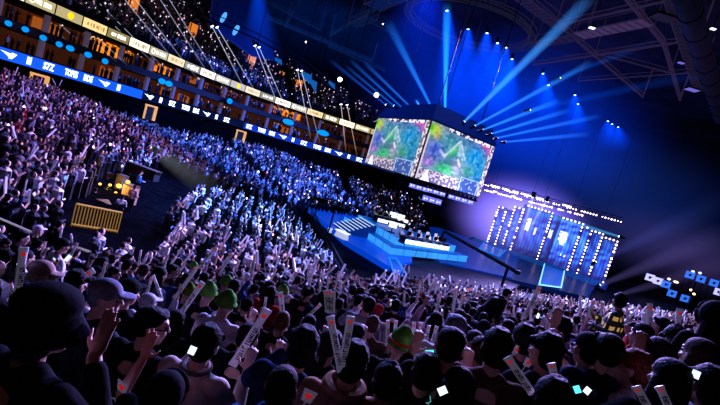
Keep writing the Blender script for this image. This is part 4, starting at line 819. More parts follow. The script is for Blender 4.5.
def make_pose(name, L, Rr, bend=.0, turn=0.0, tilt=0.0, curl=(.5, .5), legs='stand', hd=None):
    """L, Rr = (elbow, wrist, hand direction) relative to a figure facing +Y, feet at the origin"""
    body = MB(); top = MB(); trou = MB(); hips = V((0, 0, .93)); B = rotx(-bend)
    def up(v): return hips + B @ (V(v) - hips)
    if legs == 'sit': hipz = .50; hips = V((0, 0, .50)); off = V((0, 0, -.43))
    else: off = V((0, 0, 0))
    def U(v): return up(V(v) + off)
    chest = U((0, .0, 1.27)); neck0 = U((0, -.01, 1.43)); head = U((0, .03, 1.585)) ; HR = B @ (Matrix.Rotation(turn, 3, 'Z') @ Matrix.Rotation(tilt, 3, 'X'))
    if bend: HR = rotx(-bend * .5) @ (Matrix.Rotation(turn, 3, 'Z') @ Matrix.Rotation(tilt, 3, 'X'))
    h = lambda v: head + HR @ V(v)
    body.ball(h((0, -.01, .03)), (.078, .098, .095), 16, 10, HR); body.ball(h((0, .022, -.045)), (.060, .068, .075), 14, 9, HR); body.ball(h((0, .05, -.09)), (.036, .036, .03), 10, 6, HR)   # skull, face, chin
    body.cap(h((0, .088, .02)), h((0, .108, -.022)), .010, .015, 8); body.cap(h((-.03, .085, .032)), h((.03, .085, .032)), .014, .014, 8)                                                     # nose, brow
    body.cap(h((-.02, .083, -.058)), h((.02, .083, -.058)), .010, .010, 8); body.cap(h((-.02, .08, -.070)), h((.02, .08, -.070)), .010, .010, 8)
    for s in (-1, 1):
        body.ball(h((s * .032, .078, -.03)), (.024, .02, .02), 8, 6, HR); body.ball(h((s * .079, -.005, -.01)), (.012, .022, .034), 8, 6, HR)
    body.cap(neck0, h((0, -.02, -.06)), .056, .052); body.cap(U((0, 0, 1.05)), chest, .115, .135); body.cap(U((-.10, 0, 1.33)), U((.10, 0, 1.33)), .085, .085); body.cap(hips + V((-.07, 0, .02)), hips + V((.07, 0, .02)), .115, .115)
    top.cap(U((0, .0, 1.02)), U((0, .0, 1.22)), .150, .158); top.cap(U((-.055, 0, 1.0)), U((-.085, 0, 1.27)), .125, .122); top.cap(U((.055, 0, 1.0)), U((.085, 0, 1.27)), .125, .122); top.cap(U((-.13, -.01, 1.36)), U((.13, -.01, 1.36)), .075, .075); top.cap(U((-.05, -.015, 1.40)), U((.05, -.015, 1.40)), .066, .066); top.cap(hips + V((-.06, 0, .02)), U((-.06, 0, 1.02)), .135, .13); top.cap(hips + V((.06, 0, .02)), U((.06, 0, 1.02)), .135, .13)
    wr = []
    for s, (el, w_, hd_), cu in ((-1, L, curl[0]), (1, Rr, curl[1])):
        sh = U((s * .18, -.01, 1.37)); el = U(el); w_ = U(w_); hd_ = B @ V(hd_)
        body.cap(sh, el, .052, .040); body.cap(el, w_, .040, .028); hand(body, w_, hd_, s, cu); top.cap(sh, el, .073, .060); top.cap(el, el.lerp(w_, .82), .060, .046); wr.append((w_ + hd_.normalized() * .085, hd_.normalized()))
    for s in (-1, 1):
        if legs == 'sit': kn = V((s * .13, .42, .50)); an = V((s * .13, .40, .09)); hp = hips + V((s * .09, 0, 0))
        elif legs == 'walk': kn = V((s * .09, .10 if s > 0 else -.02, .50)); an = V((s * .09, .22 if s > 0 else -.22, .09)); hp = hips + V((s * .09, 0, 0))
        else: kn = V((s * .10, .02, .50)); an = V((s * .11, -.02, .09)); hp = hips + V((s * .09, 0, 0))
        body.cap(hp, kn, .085, .055); body.cap(kn, an, .055, .038); body.cap(an + V((0, -.03, -.05)), an + V((0, .15, -.055)), .036, .034); trou.cap(hp, kn, .105, .075); trou.cap(kn, an + V((0, 0, .02)), .072, .062)
    trou.cap(hips + V((-.07, 0, -.02)), hips + V((.07, 0, -.02)), .128, .128)
    return dict(name=name, body=remesh(body, 'person', .0078, [SKIN], 2), top=remesh(top, 'shirt', .012, [CLOTH], 3), trou=remesh(trou, 'trousers', .018, [CLOTH], 3, .6), head=head, hr=HR, hands=wr)
F_ = V((0, 1, .1)); UPV = V((0, .25, 1))
POSES = {
 'rest': make_pose('rest', ((-.26, .02, 1.10), (-.14, .26, 1.06), (.5, 1, 0)), ((.26, .02, 1.10), (.14, .26, 1.06), (-.5, 1, 0))),
 'sticks': make_pose('sticks', ((-.28, .12, 1.14), (-.19, .33, 1.36), (.1, .3, 1)), ((.28, .12, 1.14), (.19, .33, 1.36), (-.1, .3, 1)), curl=(1.3, 1.3), tilt=-.05),
 'high': make_pose('high', ((-.30, .16, 1.42), (-.22, .24, 1.68), (.1, .1, 1)), ((.30, .16, 1.42), (.22, .24, 1.68), (-.1, .1, 1)), curl=(1.3, 1.3), tilt=.08),
 'phone': make_pose('phone', ((-.22, .20, 1.18), (-.06, .40, 1.42), (.25, .3, 1)), ((.22, .20, 1.18), (.06, .40, 1.42), (-.25, .3, 1)), curl=(1.0, 1.0)),
 'one': make_pose('one', ((-.26, .02, 1.10), (-.12, .26, 1.10), (.5, 1, 0)), ((.30, .10, 1.46), (.26, .20, 1.72), (.05, .1, 1)), curl=(.6, 1.2), turn=-.25),
 'open': make_pose('open', ((-.28, .08, 1.20), (-.26, .26, 1.42), (0, .2, 1)), ((.30, .12, 1.22), (.34, .30, 1.42), (.25, .25, 1)), curl=(.2, .12), turn=-.5),
 'palm': make_pose('palm', ((-.26, .02, 1.10), (-.14, .26, 1.06), (.5, 1, 0)), ((.30, .10, 1.22), (.13, .15, 1.47), (.0, .2, 1)), curl=(.4, .08), turn=-.5),
 'clap': make_pose('clap', ((-.27, .10, 1.14), (-.07, .36, 1.30), (.35, .7, .7)), ((.27, .10, 1.14), (.07, .36, 1.30), (-.35, .7, .7)), curl=(.15, .15), turn=.3),
 'face': make_pose('face', ((-.30, .12, 1.22), (-.13, .20, 1.46), (.3, -.2, 1)), ((.26, .02, 1.10), (.12, .26, 1.08), (-.5, 1, 0)), curl=(.5, .5), turn=.55),
 'side': make_pose('side', ((-.26, .02, 1.10), (-.14, .26, 1.10), (.5, 1, 0)), ((.27, .06, 1.10), (.16, .30, 1.22), (-.3, .8, .5)), turn=-.85),
 'down': make_pose('down', ((-.25, .10, 1.10), (-.08, .30, 1.14), (.4, .8, .3)), ((.25, .10, 1.10), (.08, .30, 1.14), (-.4, .8, .3)), tilt=-.5, bend=.12),
 'lean': make_pose('lean', ((-.24, .10, 1.04), (-.14, .36, .98), (.2, 1, -.2)), ((.24, .10, 1.04), (.14, .34, 1.0), (-.2, 1, -.2)), bend=.6, tilt=.25, legs='walk'),
 'sit': make_pose('sit', ((-.24, .10, 1.10), (-.16, .36, 1.10), (.2, 1, 0)), ((.24, .10, 1.10), (.16, .36, 1.10), (-.2, 1, 0)), legs='sit', tilt=-.1),
}
# hair and headgear, modelled about the head's centre, facing +Y
def hair_mesh(kind):
    m = MB()
    if kind == 'short':
        m.ball((0, -.022, .052), (.088, .100, .082), 16, 10); m.ball((0, -.055, -.005), (.078, .062, .075), 14, 8)
        for a in range(9): an = -1.2 + a * .3; m.ball((.06 * math.sin(an), .045 + .02 * math.cos(an), .088), (.026, .03, .018), 8, 6)
    elif kind == 'bowl':
        m.ball((0, -.015, .05), (.091, .106, .085), 16, 10); m.ball((0, -.05, -.025), (.085, .066, .078), 14, 8)
        for a in range(14): an = a * .45; m.cap((.03 * math.sin(an), -.02 + .04 * math.cos(an), .118), (.088 * math.sin(an), -.02 + .09 * math.cos(an), .03 if math.cos(an) > .2 else -.03), .022, .012); m.cap((-.06, .07, .05), (.06, .07, .05), .026, .026)
    elif kind == 'long':
        m.ball((0, -.02, .05), (.094, .108, .085), 16, 10); m.cap((0, -.06, .0), (0, -.085, -.24), .085, .075); m.cap((-.065, -.03, 0), (-.085, -.03, -.22), .042, .05); m.cap((.065, -.03, 0), (.085, -.03, -.22), .042, .05)
    elif kind == 'tail':
        m.ball((0, -.02, .05), (.090, .104, .084), 16, 10); m.ball((0, -.06, 0), (.075, .055, .07)); m.cap((0, -.11, .05), (0, -.15, .0), .03, .038); m.cap((0, -.15, 0), (0, -.13, -.16), .038, .018)
    elif kind == 'bald':
        m.ball((0, -.014, .034), (.0825, .101, .0965), 16, 10); m.ball((0, -.05, -.02), (.078, .058, .06), 14, 8)
    elif kind == 'beanie':
        m.ball((0, -.015, .06), (.097, .113, .092), 16, 10); m.ball((0, -.02, .135), (.05, .06, .04), 10, 6); m.tube([V((.098 * math.cos(t * PI / 10), -.015 + .114 * math.sin(t * PI / 10), .022)) for t in range(21)], .020, 8)
    elif kind == 'cap':
        m.ball((0, -.015, .055), (.095, .110, .080), 16, 10); m.ball((0, .12, .042), (.075, .075, .012), 14, 6); m.ball((0, -.055, -.01), (.078, .06, .06), 12, 8)
    elif kind == 'hood':
        m.ball((0, -.03, .03), (.115, .125, .125), 16, 10); m.cap((0, -.07, -.06), (0, -.09, -.2), .10, .12); m.tube([V((.085 * math.cos(t * PI / 8), .07, .02 + .10 * math.sin(t * PI / 8))) for t in range(17)], .02, 8)
    elif kind == 'bucket':
        m.ball((0, -.01, .075), (.105, .118, .075), 18, 10); m.tube([(0, -.01, .075), (0, -.01, .03), (0, -.01, -.03)], [.105, .12, .158], 22); m.ball((0, -.06, -.03), (.085, .06, .08), 12, 8)
    return remesh(m, kind, .0095, [HAIRM if kind in ('short', 'bowl', 'long', 'tail', 'bald') else CLOTH], 2)
HAIRS = {k: hair_mesh(k) for k in ('short', 'bowl', 'long', 'tail', 'bald', 'beanie', 'cap', 'hood', 'bucket')}
EYE_ME = MB().ball((0, 0, 0), .0105, 8, 6).mesh('eye', [mat('eye_dark', (.02, .015, .015), .2)], smooth=True)
SKINS = [(.58, .37, .28), (.50, .31, .23), (.62, .42, .33), (.42, .25, .18)]
def person(pose, loc, yaw, scale, top, hair, hcol=(.012, .010, .010), trou=(.02, .02, .03), skin=None, label='', group=None, eyes=False):
    T = POSES[pose]; o = put('person', T['body'], None, loc, (0, 0, yaw), scale, skin or random.choice(SKINS)); tag(o, label, 'person', group)
    put('shirt', T['top'], o, color=top); put('trousers', T['trou'], o, color=trou)
    h = put('hair' if hair in ('short', 'bowl', 'long', 'tail', 'bald') else hair, HAIRS[hair], o, color=hcol); h.matrix_local = Matrix.Translation(T['head']) @ T['hr'].to_4x4()
    if eyes:
        for s in (-1, 1): ey = put('eye', EYE_ME, o, color=(0, 0, 0)); ey.matrix_local = Matrix.Translation(T['head'] + T['hr'] @ V((s * .031, .083, .010)))
    return o
def hand_world(o, pose, side):
    w_, d = POSES[pose]['hands'][0 if side < 0 else 1]; M = Matrix.LocRotScale(o.location, o.rotation_euler, o.scale); return M @ w_, (M.to_3x3() @ d).normalized()
# ---------------------------------------------------------------- inflatable clapper sticks
STW = mat('stick_white', (.52, .50, .56), .4, emit=(.62, .56, .85), es=.07); STK = mat('stick_ink', (.01, .01, .02), .5); STR = mat('stick_red', (.7, .03, .03), .5, emit=(.9, .04, .04), es=.25)
SL = .66
def stick_tube():
    m = MB(); n = 14; zs = [0, .012, .05, .10, .3, .5, .56, .61, .648, .66]; rx = [.042, .045, .041, .038, .038, .038, .039, .042, .047, .045]; ry = [.006, .008, .022, .031, .033, .033, .031, .022, .008, .006]; vs = []
    for z, a, b in zip(zs, rx, ry):
        for k in range(n): vs.append((a * math.cos(2 * PI * k / n), b * math.sin(2 * PI * k / n), z))
    return m.add(vs, [(i * n + k, i * n + (k + 1) % n, (i + 1) * n + (k + 1) % n, (i + 1) * n + k) for i in range(len(zs) - 1) for k in range(n)] + [tuple(range(n))[::-1], tuple((len(zs) - 1) * n + k for k in range(n))])
ST_T = stick_tube().mesh('tube', [STW], smooth=True)
def letters():
    m = MB(); r = random.Random(3)
    for s in (-1, 1):
        y = s * .033; z = .10
        glyphs = ['I', 'E', 'I', 'I', 'L', ' ', 'I', 'E', 'H', 'I', 'E', 'I']
        for g in glyphs:
            if g == ' ': z += .02; continue
            m.box((0, y, z), (.042, .004, .009))
            if g in 'EH': m.box((-.018 if g == 'E' else 0, y, z + .012), (.014, .004, .02)); m.box((0, y, z + .022), (.042, .004, .009)); z += .04
            elif g == 'L': m.box((.019, y, z + .012), (.014, .004, .02)); z += .034
            else: z += .027
    return m
def heart():
    m = MB()
    for s in (-1, 1):
        for x in (-.013, .013): m.ball((x * .6, s * .026, .592), (.016, .012, .018), 10, 6)
        m.ball((0, s * .027, .586), (.016, .010, .018), 10, 6)
    return m
ST_L = letters().mesh('lettering', [STK]); ST_H = heart().mesh('red_mark', [STR])
STICKM = {}
def stick(p, d, roll, label, group=None, scale=1.0, parts=True):
    """p: end held in the hand, d: direction to the marked end"""
    R = Vector(d).to_track_quat('Z', 'Y').to_matrix() @ Matrix.Rotation(roll, 3, 'Z'); o = put('clapper_stick', ST_T, None, p, R.to_euler(), scale); tag(o, label, 'clapper stick', group)
    put('lettering', ST_L, o); put('red_mark', ST_H, o); return o
PH_B = MB().box((0, 0, 0), (.075, .009, .155)).mesh('phone_back', [BLACK]); PH_S = MB().box((0, -.006, 0), (.068, .002, .145)).mesh('screen', [glow('phone_white', (.7, .85, 1), 1.0)]); PH_C = MB().box((0, -.006, 0), (.068, .002, .145)).mesh('screen', [glow('phone_cyan', (.1, .6, .75), 1.4)]); PH_L = MB().box((-.022, .006, .055), (.022, .003, .03)).mesh('camera_bump', [mat('phone_bump', (.05, .05, .06), .3)])
def phone(p, R, label, cyan=False, group=None):
    e = put('phone', PH_B, None, p, R.to_euler() if hasattr(R, 'to_euler') else R); tag(e, label, 'phone', group); put('screen', PH_C if cyan else PH_S, e); put('camera_bump', PH_L, e); return e
# ================================================================ CROWD IN THE PICTURE'S NEAR PART, ONE BY ONE
HEADH = 1.585
BLK = (.010, .010, .013); NAVY = (.012, .02, .06); BEIGE = (.50, .42, .36); BROWN = (.10, .055, .035); BLUE = (.035, .11, .32); DENIM = (.012, .026, .08); GREY = (.16, .16, .19); WHITE = (.62, .60, .64); RED = (.45, .04, .04); GREEN = (.10, .30, .05); TAN = (.35, .20, .12)
HEROES = []
def face_yaw(x, y):  # towards the middle of the stage
    return math.atan2(52 - y, 9 - x) - PI / 2
def at_head(px, py, t, sc=None):
    p = EYE + ray(px, py) * t; g = ground(p.x, p.y); s = sc or max(.86, min(1.12, (p.z - g) / HEADH)); return Vector((p.x, p.y, p.z - HEADH * s)), s
def hero(px, py, t, pose, top, hair, label, hcol=(.012, .010, .010), dyaw=0.0, skin=None, sc=None, trou=(.015, .015, .02), eyes=True):
    T = POSES[pose]; loc, s = at_head(px, py, t, sc); yaw = face_yaw(loc.x, loc.y) + dyaw
    hx = Matrix.Rotation(yaw, 3, 'Z') @ Vector(T['head']); loc.x -= hx.x * s; loc.y -= hx.y * s; loc.z += (HEADH - T['head'].z) * s
    g = ground(loc.x, loc.y)
    o = person(pose, loc, yaw, s, top, hair, hcol, trou, skin, label, None, eyes); HEROES.append((loc.x, loc.y)); 
    if loc.z > g + .02 or loc.z < g - .3: RISERS.append((loc.x, loc.y, loc.z, g))
    return o
RISERS = []
H = {}
SKN = (.60, .36, .29)
H['hat'] = hero(47, 322, 1.78, 'palm', BLK, 'bucket', 'person in a black bucket hat and black top with one open palm raised', BLK, -.15, SKN)
H['print'] = hero(152, 326, 2.9, 'side', BLK, 'short', 'person with short black hair, glasses and a black T-shirt with white print on the back', dyaw=-.1)
H['arm'] = hero(166, 394, 2.25, 'rest', BLK, 'hood', 'person in a black hood with one bare forearm raised, beside the cream sweater', BLK, 0, (.75, .36, .26))
H['cream'] = hero(206, 344, 2.75, 'sticks', BEIGE, 'bowl', 'person with black hair in a cream crew-neck sweater', dyaw=-.05)
H['blueshirt'] = hero(281, 388, 2.2, 'rest', BLUE, 'bald', 'person with close-cropped brown hair in a bright blue shirt', (.05, .03, .025), .1, (.40, .23, .18))
H['denim'] = hero(302, 347, 2.7, 'face', DENIM, 'bowl', 'person with black hair in a dark blue jacket with a ring emblem on the back', dyaw=-.1)
H['brownhood'] = hero(352, 362, 2.6, 'rest', TAN, 'bowl', 'person with black hair in a tan hooded sweater beside two raised sticks', dyaw=.1)
H['frog'] = hero(401, 345, 3.6, 'rest', BLK, 'beanie', 'person in a green beanie hat with a red band', GREEN)
H['dark1'] = hero(425, 372, 2.9, 'rest', BLK, 'bowl', 'person in black with rounded black hair below the green beanie')
H['dark2'] = hero(386, 384, 2.6, 'down', BLK, 'bowl', 'person in black bowing their head in front of the green beanie', dyaw=.1)
H['tealprint'] = hero(449, 347, 3.0, 'sticks', BLK, 'short', 'person with black hair and black T-shirt with a teal print on the back')
H['greyhair'] = hero(454, 330, 3.9, 'rest', WHITE, 'short', 'person with ash grey hair in a white shirt', (.16, .17, .22))
H['longbrown'] = hero(457, 388, 2.7, 'down', BLK, 'long', 'person with long dark brown hair in a black coat', (.03, .016, .012))
H['clip'] = hero(480, 352, 3.6, 'face', BLK, 'tail', 'person with tied hair and a hand at the cheek, turned aside', (.05, .03, .022), -.3)
H['brownjacket'] = hero(496, 349, 3.0, 'rest', BROWN, 'bowl', 'person with black hair in a brown leather jacket behind the diagonal stick')
H['bottombig'] = hero(551, 402, 2.25, 'rest', BLK, 'bowl', 'person with big black hair bowing next to the red-marked upright stick', dyaw=-.3)
H['tee'] = hero(545, 352, 3.2, 'clap', BLK, 'bowl', 'person with black hair in a black T-shirt with faint grey lettering on the back', dyaw=.35)
H['reddish'] = hero(587, 351, 3.4, 'phone', (.05, .04, .06), 'cap', 'person holding a phone with reddish lit hands before a dark cap', BLK, .2)
H['dark3'] = hero(606, 352, 3.3, 'rest', NAVY, 'short', 'person with short dark hair and navy top left of the plaid shirt', dyaw=.1)
H['auburn'] = hero(632, 369, 3.2, 'clap', WHITE, 'bowl', 'person with auburn hair in a white shirt with a black strap, seen in profile', (.22, .055, .03), .75, SKN)
H['longblack'] = hero(667, 380, 2.8, 'phone', BLK, 'long', 'person with very long black hair beside the auburn-haired one', dyaw=.2)
H['brunette'] = hero(697, 357, 3.3, 'phone', (.10, .03, .02), 'long', 'person with long brown hair and a rust red sleeve', (.07, .035, .025), .35)
H['whitecollar'] = hero(706, 387, 2.8, 'rest', (.55, .50, .56), 'bowl', 'person with black hair and a pale hooded collar at the end of the row', dyaw=.3)
H['curl'] = hero(655, 354, 3.7, 'rest', BLK, 'long', 'person with long black hair and a pale rim between the auburn and brown heads', BLK, .2)
H['cornerdark'] = hero(712, 318, 4.2, 'one', BLK, 'hood', 'tall person all in black with raised dark hood over the display boards', BLK, .2)
H['orangehair'] = hero(282, 322, 4.6, 'rest', BLK, 'bald', 'person with cropped ginger hair behind the red sleeve', (.16, .07, .04))
H['red'] = hero(277, 330, 4.9, 'rest', RED, 'short', 'person in a red top next to the slim upright stick')
H['whitetee'] = hero(226, 305, 4.6, 'sticks', WHITE, 'beanie', 'person in a white shirt and green knitted hat with a white crest', GREEN)
H['greenhat2'] = hero(208, 294, 5.4, 'rest', BLK, 'beanie', 'person in a green knitted hat next to the white shirt', GREEN)
H['greenhat3'] = hero(188, 293, 6.0, 'rest', NAVY, 'beanie', 'person in a dull olive knitted hat behind the black-haired glasses wearer', (.10, .16, .02))
H['cap1'] = hero(106, 298, 3.2, 'side', (.02, .03, .04), 'cap', 'person in a striped grey cap leaning before a white stick', (.20, .20, .26), -.3, SKN)
H['cap2'] = hero(42, 275, 4.2, 'side', NAVY, 'cap', 'person in a tan cap near the big upright white stick', (.35, .25, .20), -.4, SKN)
H['bluetee'] = hero(22, 238, 8.2, 'sticks', NAVY, 'short', 'person with black hair and navy shirt behind the big upright stick', dyaw=-.5)
H['whitebend'] = hero(62, 246, 8.0, 'rest', WHITE, 'cap', 'person in a white top and dark cap near the yellow fence', BLK, -.4)
H['palecap'] = hero(38, 231, 10.5, 'rest', BLK, 'cap', 'person in a pale lilac cap in the stand', (.55, .5, .6))
H['redcap'] = hero(378, 311, 7.5, 'rest', (.5, .42, .4), 'cap', 'person in a red cap and pale top', RED)
H['standing'] = hero(363, 284, 21, 'rest', (.65, .6, .65), 'short', 'standing person in a pale shirt at the foot of the stand', dyaw=.9)
H['plaid'] = hero(619, 301, 8.2, 'side', (.05, .04, .03), 'bowl', 'standing person in a yellow and black plaid shirt, turned aside', dyaw=1.0, sc=1.16)
H['leaning'] = hero(507, 294, 12.0, 'lean', BLK, 'short', 'person in dark clothes leaning forward as they step along the row', dyaw=-1.1, sc=1.15)
H['redright'] = hero(660, 327, 6.2, 'clap', RED, 'short', 'person in a bright red top in the row below the display boards', dyaw=.3)
H['hairbun'] = hero(330, 345, 3.3, 'rest', BLK, 'tail', 'person in black with a ponytail between the ring-emblem jacket and the two raised sticks')
H['blackmid'] = hero(248, 338, 3.4, 'sticks', BLK, 'short', 'person with black hair in a black top raising a big stick')
H['leftlow'] = hero(8, 322, 2.6, 'rest', (.30, .24, .24), 'short', 'person in a dusty pink top half cut off by the hat wearer', dyaw=-.3)
H['leftmid'] = hero(128, 293, 4.0, 'rest', BLK, 'cap', 'person in a black cap with a small red badge', BLK, -.1)
H['leftmid2'] = hero(76, 283, 4.4, 'rest', BLK, 'bowl', 'person in black behind the diagonal stick', dyaw=-.2)
H['mid3'] = hero(356, 335, 4.4, 'phone', BLK, 'short', 'person in black raising a phone above the tan hooded sweater')
H['mid4'] = hero(372, 325, 5.2, 'rest', BROWN, 'bald', 'person with shaved head in brown below the red cap', (.12, .06, .04))
H['mid5'] = hero(523, 340, 3.9, 'one', NAVY, 'bowl', 'person in navy holding up a small red-marked flag fan', dyaw=.1)
H['mid6'] = hero(560, 330, 4.6, 'rest', BLK, 'bowl', 'person in black with round hair right of the pair of tilted sticks', BLK)
H['mid7'] = hero(640, 336, 4.7, 'rest', NAVY, 'short', 'person with black hair just right of the plaid shirt', dyaw=.2)
H['mid8'] = hero(675, 341, 4.4, 'down', (.05, .12, .4), 'bowl', 'person in a blue top bending over a glowing screen', dyaw=.2)
# ---- prints, straps and other details that belong to the clothes
def shirt_of(o): return [c for c in o.children if c.name.startswith('shirt')][0]
def back_child(o, name, me, off, sc=1.0, rot=(PI / 2, 0, PI)):
    c = put(name, me, o, off, rot, sc); return c
PR_W = mat('print_white', (.6, .58, .62), .7, emit=(.4, .38, .45), es=.12); PR_T = mat('print_teal', (.2, .6, .6), .7, emit=(.1, .55, .55), es=.35)
def scribble(n, w_, h_, seed, mt, name):
    m = MB(); r = random.Random(seed)
    for k in range(n):
        x = r.uniform(-w_, w_); y = r.uniform(-h_, h_); pts = [Vector((x, y, 0))]
        for q in range(4): pts.append(pts[-1] + Vector((r.uniform(-.035, .035), r.uniform(-.03, .03), 0)))
        m.tube(pts, .0042, 4)
    return m.mesh(name, [mt])
back_child(shirt_of(H['print']), 'print', scribble(16, .10, .07, 4, PR_W, 'print'), (.05, -.178, 1.22))
back_child(shirt_of(H['tealprint']), 'print', scribble(12, .06, .04, 5, PR_T, 'print'), (0, -.178, 1.22))
back_child(shirt_of(H['tee']), 'print', text_mesh('BIIII', .07, .002, [mat('print_grey', (.2, .2, .24), .8)]), (-.06, -.178, 1.26)); 
mr = MB(); mr.tube([Vector((.10 * math.cos(k * PI / 12), .10 * math.sin(k * PI / 12), 0)) for k in range(25)], .006, 5); mr.tube([Vector((.075 * math.cos(k * PI / 12), .075 * math.sin(k * PI / 12), 0)) for k in range(25)], .004, 5)
back_child(shirt_of(H['denim']), 'ring_emblem', mr.mesh('ring_emblem', [PR_W]), (.06, -.178, 1.20))
ms = MB(); ms.tube([(.10, .16, 1.10), (.12, .10, 1.38), (.10, -.06, 1.44), (-.02, -.175, 1.25), (-.12, -.17, 1.05)], .014, 6); ms.build('strap', BLACK, shirt_of(H['auburn']))
def collar(o, col, r=.085, th=.018):
    m = MB(); m.tube([Vector((r * math.cos(k * PI / 10), -.012 + r * .95 * math.sin(k * PI / 10), 1.452 + .012 * math.sin(k * PI / 10))) for k in range(21)], th, 7, cap=False); c = m.build('collar', CLOTH, shirt_of(o)); c.color = (*col, 1); return c
collar(H['cream'], (.14, .10, .09), .088, .013); collar(H['cream'], BEIGE, .075, .016); collar(H['whitecollar'], (.6, .55, .6), .10, .035); collar(H['blueshirt'], BLUE, .085, .02); collar(H['brownhood'], TAN, .10, .035)
mg = MB(); mg.tube([(-.07, .09, .01), (-.084, .0, .012)], .004, 5); mg.tube([(.07, .09, .01), (.084, .0, .012)], .004, 5)
for s in (-1, 1): mg.tube([Vector((s * .034 + .026 * math.cos(k * PI / 8), .096, .008 + .02 * math.sin(k * PI / 8))) for k in range(17)], .003, 5)
g_ = mg.build('glasses', BLACK, H['print']); T_ = POSES['side']; g_.matrix_local = Matrix.Translation(T_['head']) @ T_['hr'].to_4x4()
hb = MB(); hb.tube([Vector((.102 * math.cos(t * PI / 12), -.015 + .118 * math.sin(t * PI / 12), .045)) for t in range(25)], .012, 7); hb_ = hb.build('hat_band', mat('band_red', (.5, .05, .03), .8), H['frog']); hb_.matrix_local = Matrix.Translation(POSES['rest']['head']) @ POSES['rest']['hr'].to_4x4()
# plaid squares on the standing person's shirt
PLD = bpy.data.materials.new('plaid_cloth'); PLD.use_nodes = True; nt = PLD.node_tree; N = nt.nodes; Lk = nt.links; tc = N.new('ShaderNodeTexCoord'); sp = N.new('ShaderNodeSeparateXYZ'); Lk.new(tc.outputs['Object'], sp.inputs[0])
def mth(op, a, b):
    n = N.new('ShaderNodeMath'); n.operation = op
    for i, v in enumerate((a, b)):
        if isinstance(v, (int, float)): n.inputs[i].default_value = v
        else: Lk.new(v, n.inputs[i])
    return n.outputs[0]
fz = mth('GREATER_THAN', mth('FRACT', mth('MULTIPLY', sp.outputs[2], 6.5), 0), .42); ang = mth('ARCTAN2', sp.outputs[0], sp.outputs[1]); fa = mth('GREATER_THAN', mth('FRACT', mth('MULTIPLY', ang, 1.9), 0), .40); fm = mth('LESS_THAN', mth('FRACT', mth('MULTIPLY', sp.outputs[2], 13.0), 0), .82); k_ = mth('MULTIPLY', mth('MULTIPLY', fz, fa), fm)
mx = N.new('ShaderNodeMix'); mx.data_type = 'RGBA'; Lk.new(k_, mx.inputs[0]); mx.inputs[6].default_value = (.012, .010, .012, 1); mx.inputs[7].default_value = (.75, .52, .16, 1); b_ = N['Principled BSDF']; Lk.new(mx.outputs[2], b_.inputs['Base Color']); Lk.new(mx.outputs[2], b_.inputs['Emission Color']); b_.inputs['Emission Strength'].default_value = .30; b_.inputs['Roughness'].default_value = .9
for c in H['plaid'].children:
    if c.name.startswith('shirt'): c.data = c.data.copy(); c.data.materials[0] = PLD; c['label'] = 'yellow and black plaid shirt'
# raised forearm in front of the printed T-shirt belongs to the hooded person: a pose of its own
ARMP = make_pose('armup', ((-.31, .08, 1.44), (-.27, .14, 1.66), (.0, .22, 1)), ((.26, .02, 1.10), (.12, .26, 1.10), (-.5, 1, 0)), curl=(.25, .5)); POSES['armup'] = ARMP
H['arm'].data = ARMP['body']
for c in H['arm'].children:
    if c.name.startswith('shirt'): c.data = remesh(MB().cap((-.055, 0, 1.0), (-.085, 0, 1.27), .13, .125).cap((.055, 0, 1.0), (.085, 0, 1.27), .13, .125).cap((0, 0, .95), (0, 0, 1.22), .15, .158).cap((-.13, -.01, 1.36), (.13, -.01, 1.36), .08, .08).cap((.18, -.01, 1.37), (.26, .02, 1.10), .075, .06).cap((.26, .02, 1.1), (.15, .2, 1.1), .06, .05).cap((-.18, -.01, 1.37), (-.24, .04, 1.42), .075, .066), 'shirt', .012, [CLOTH], 3)
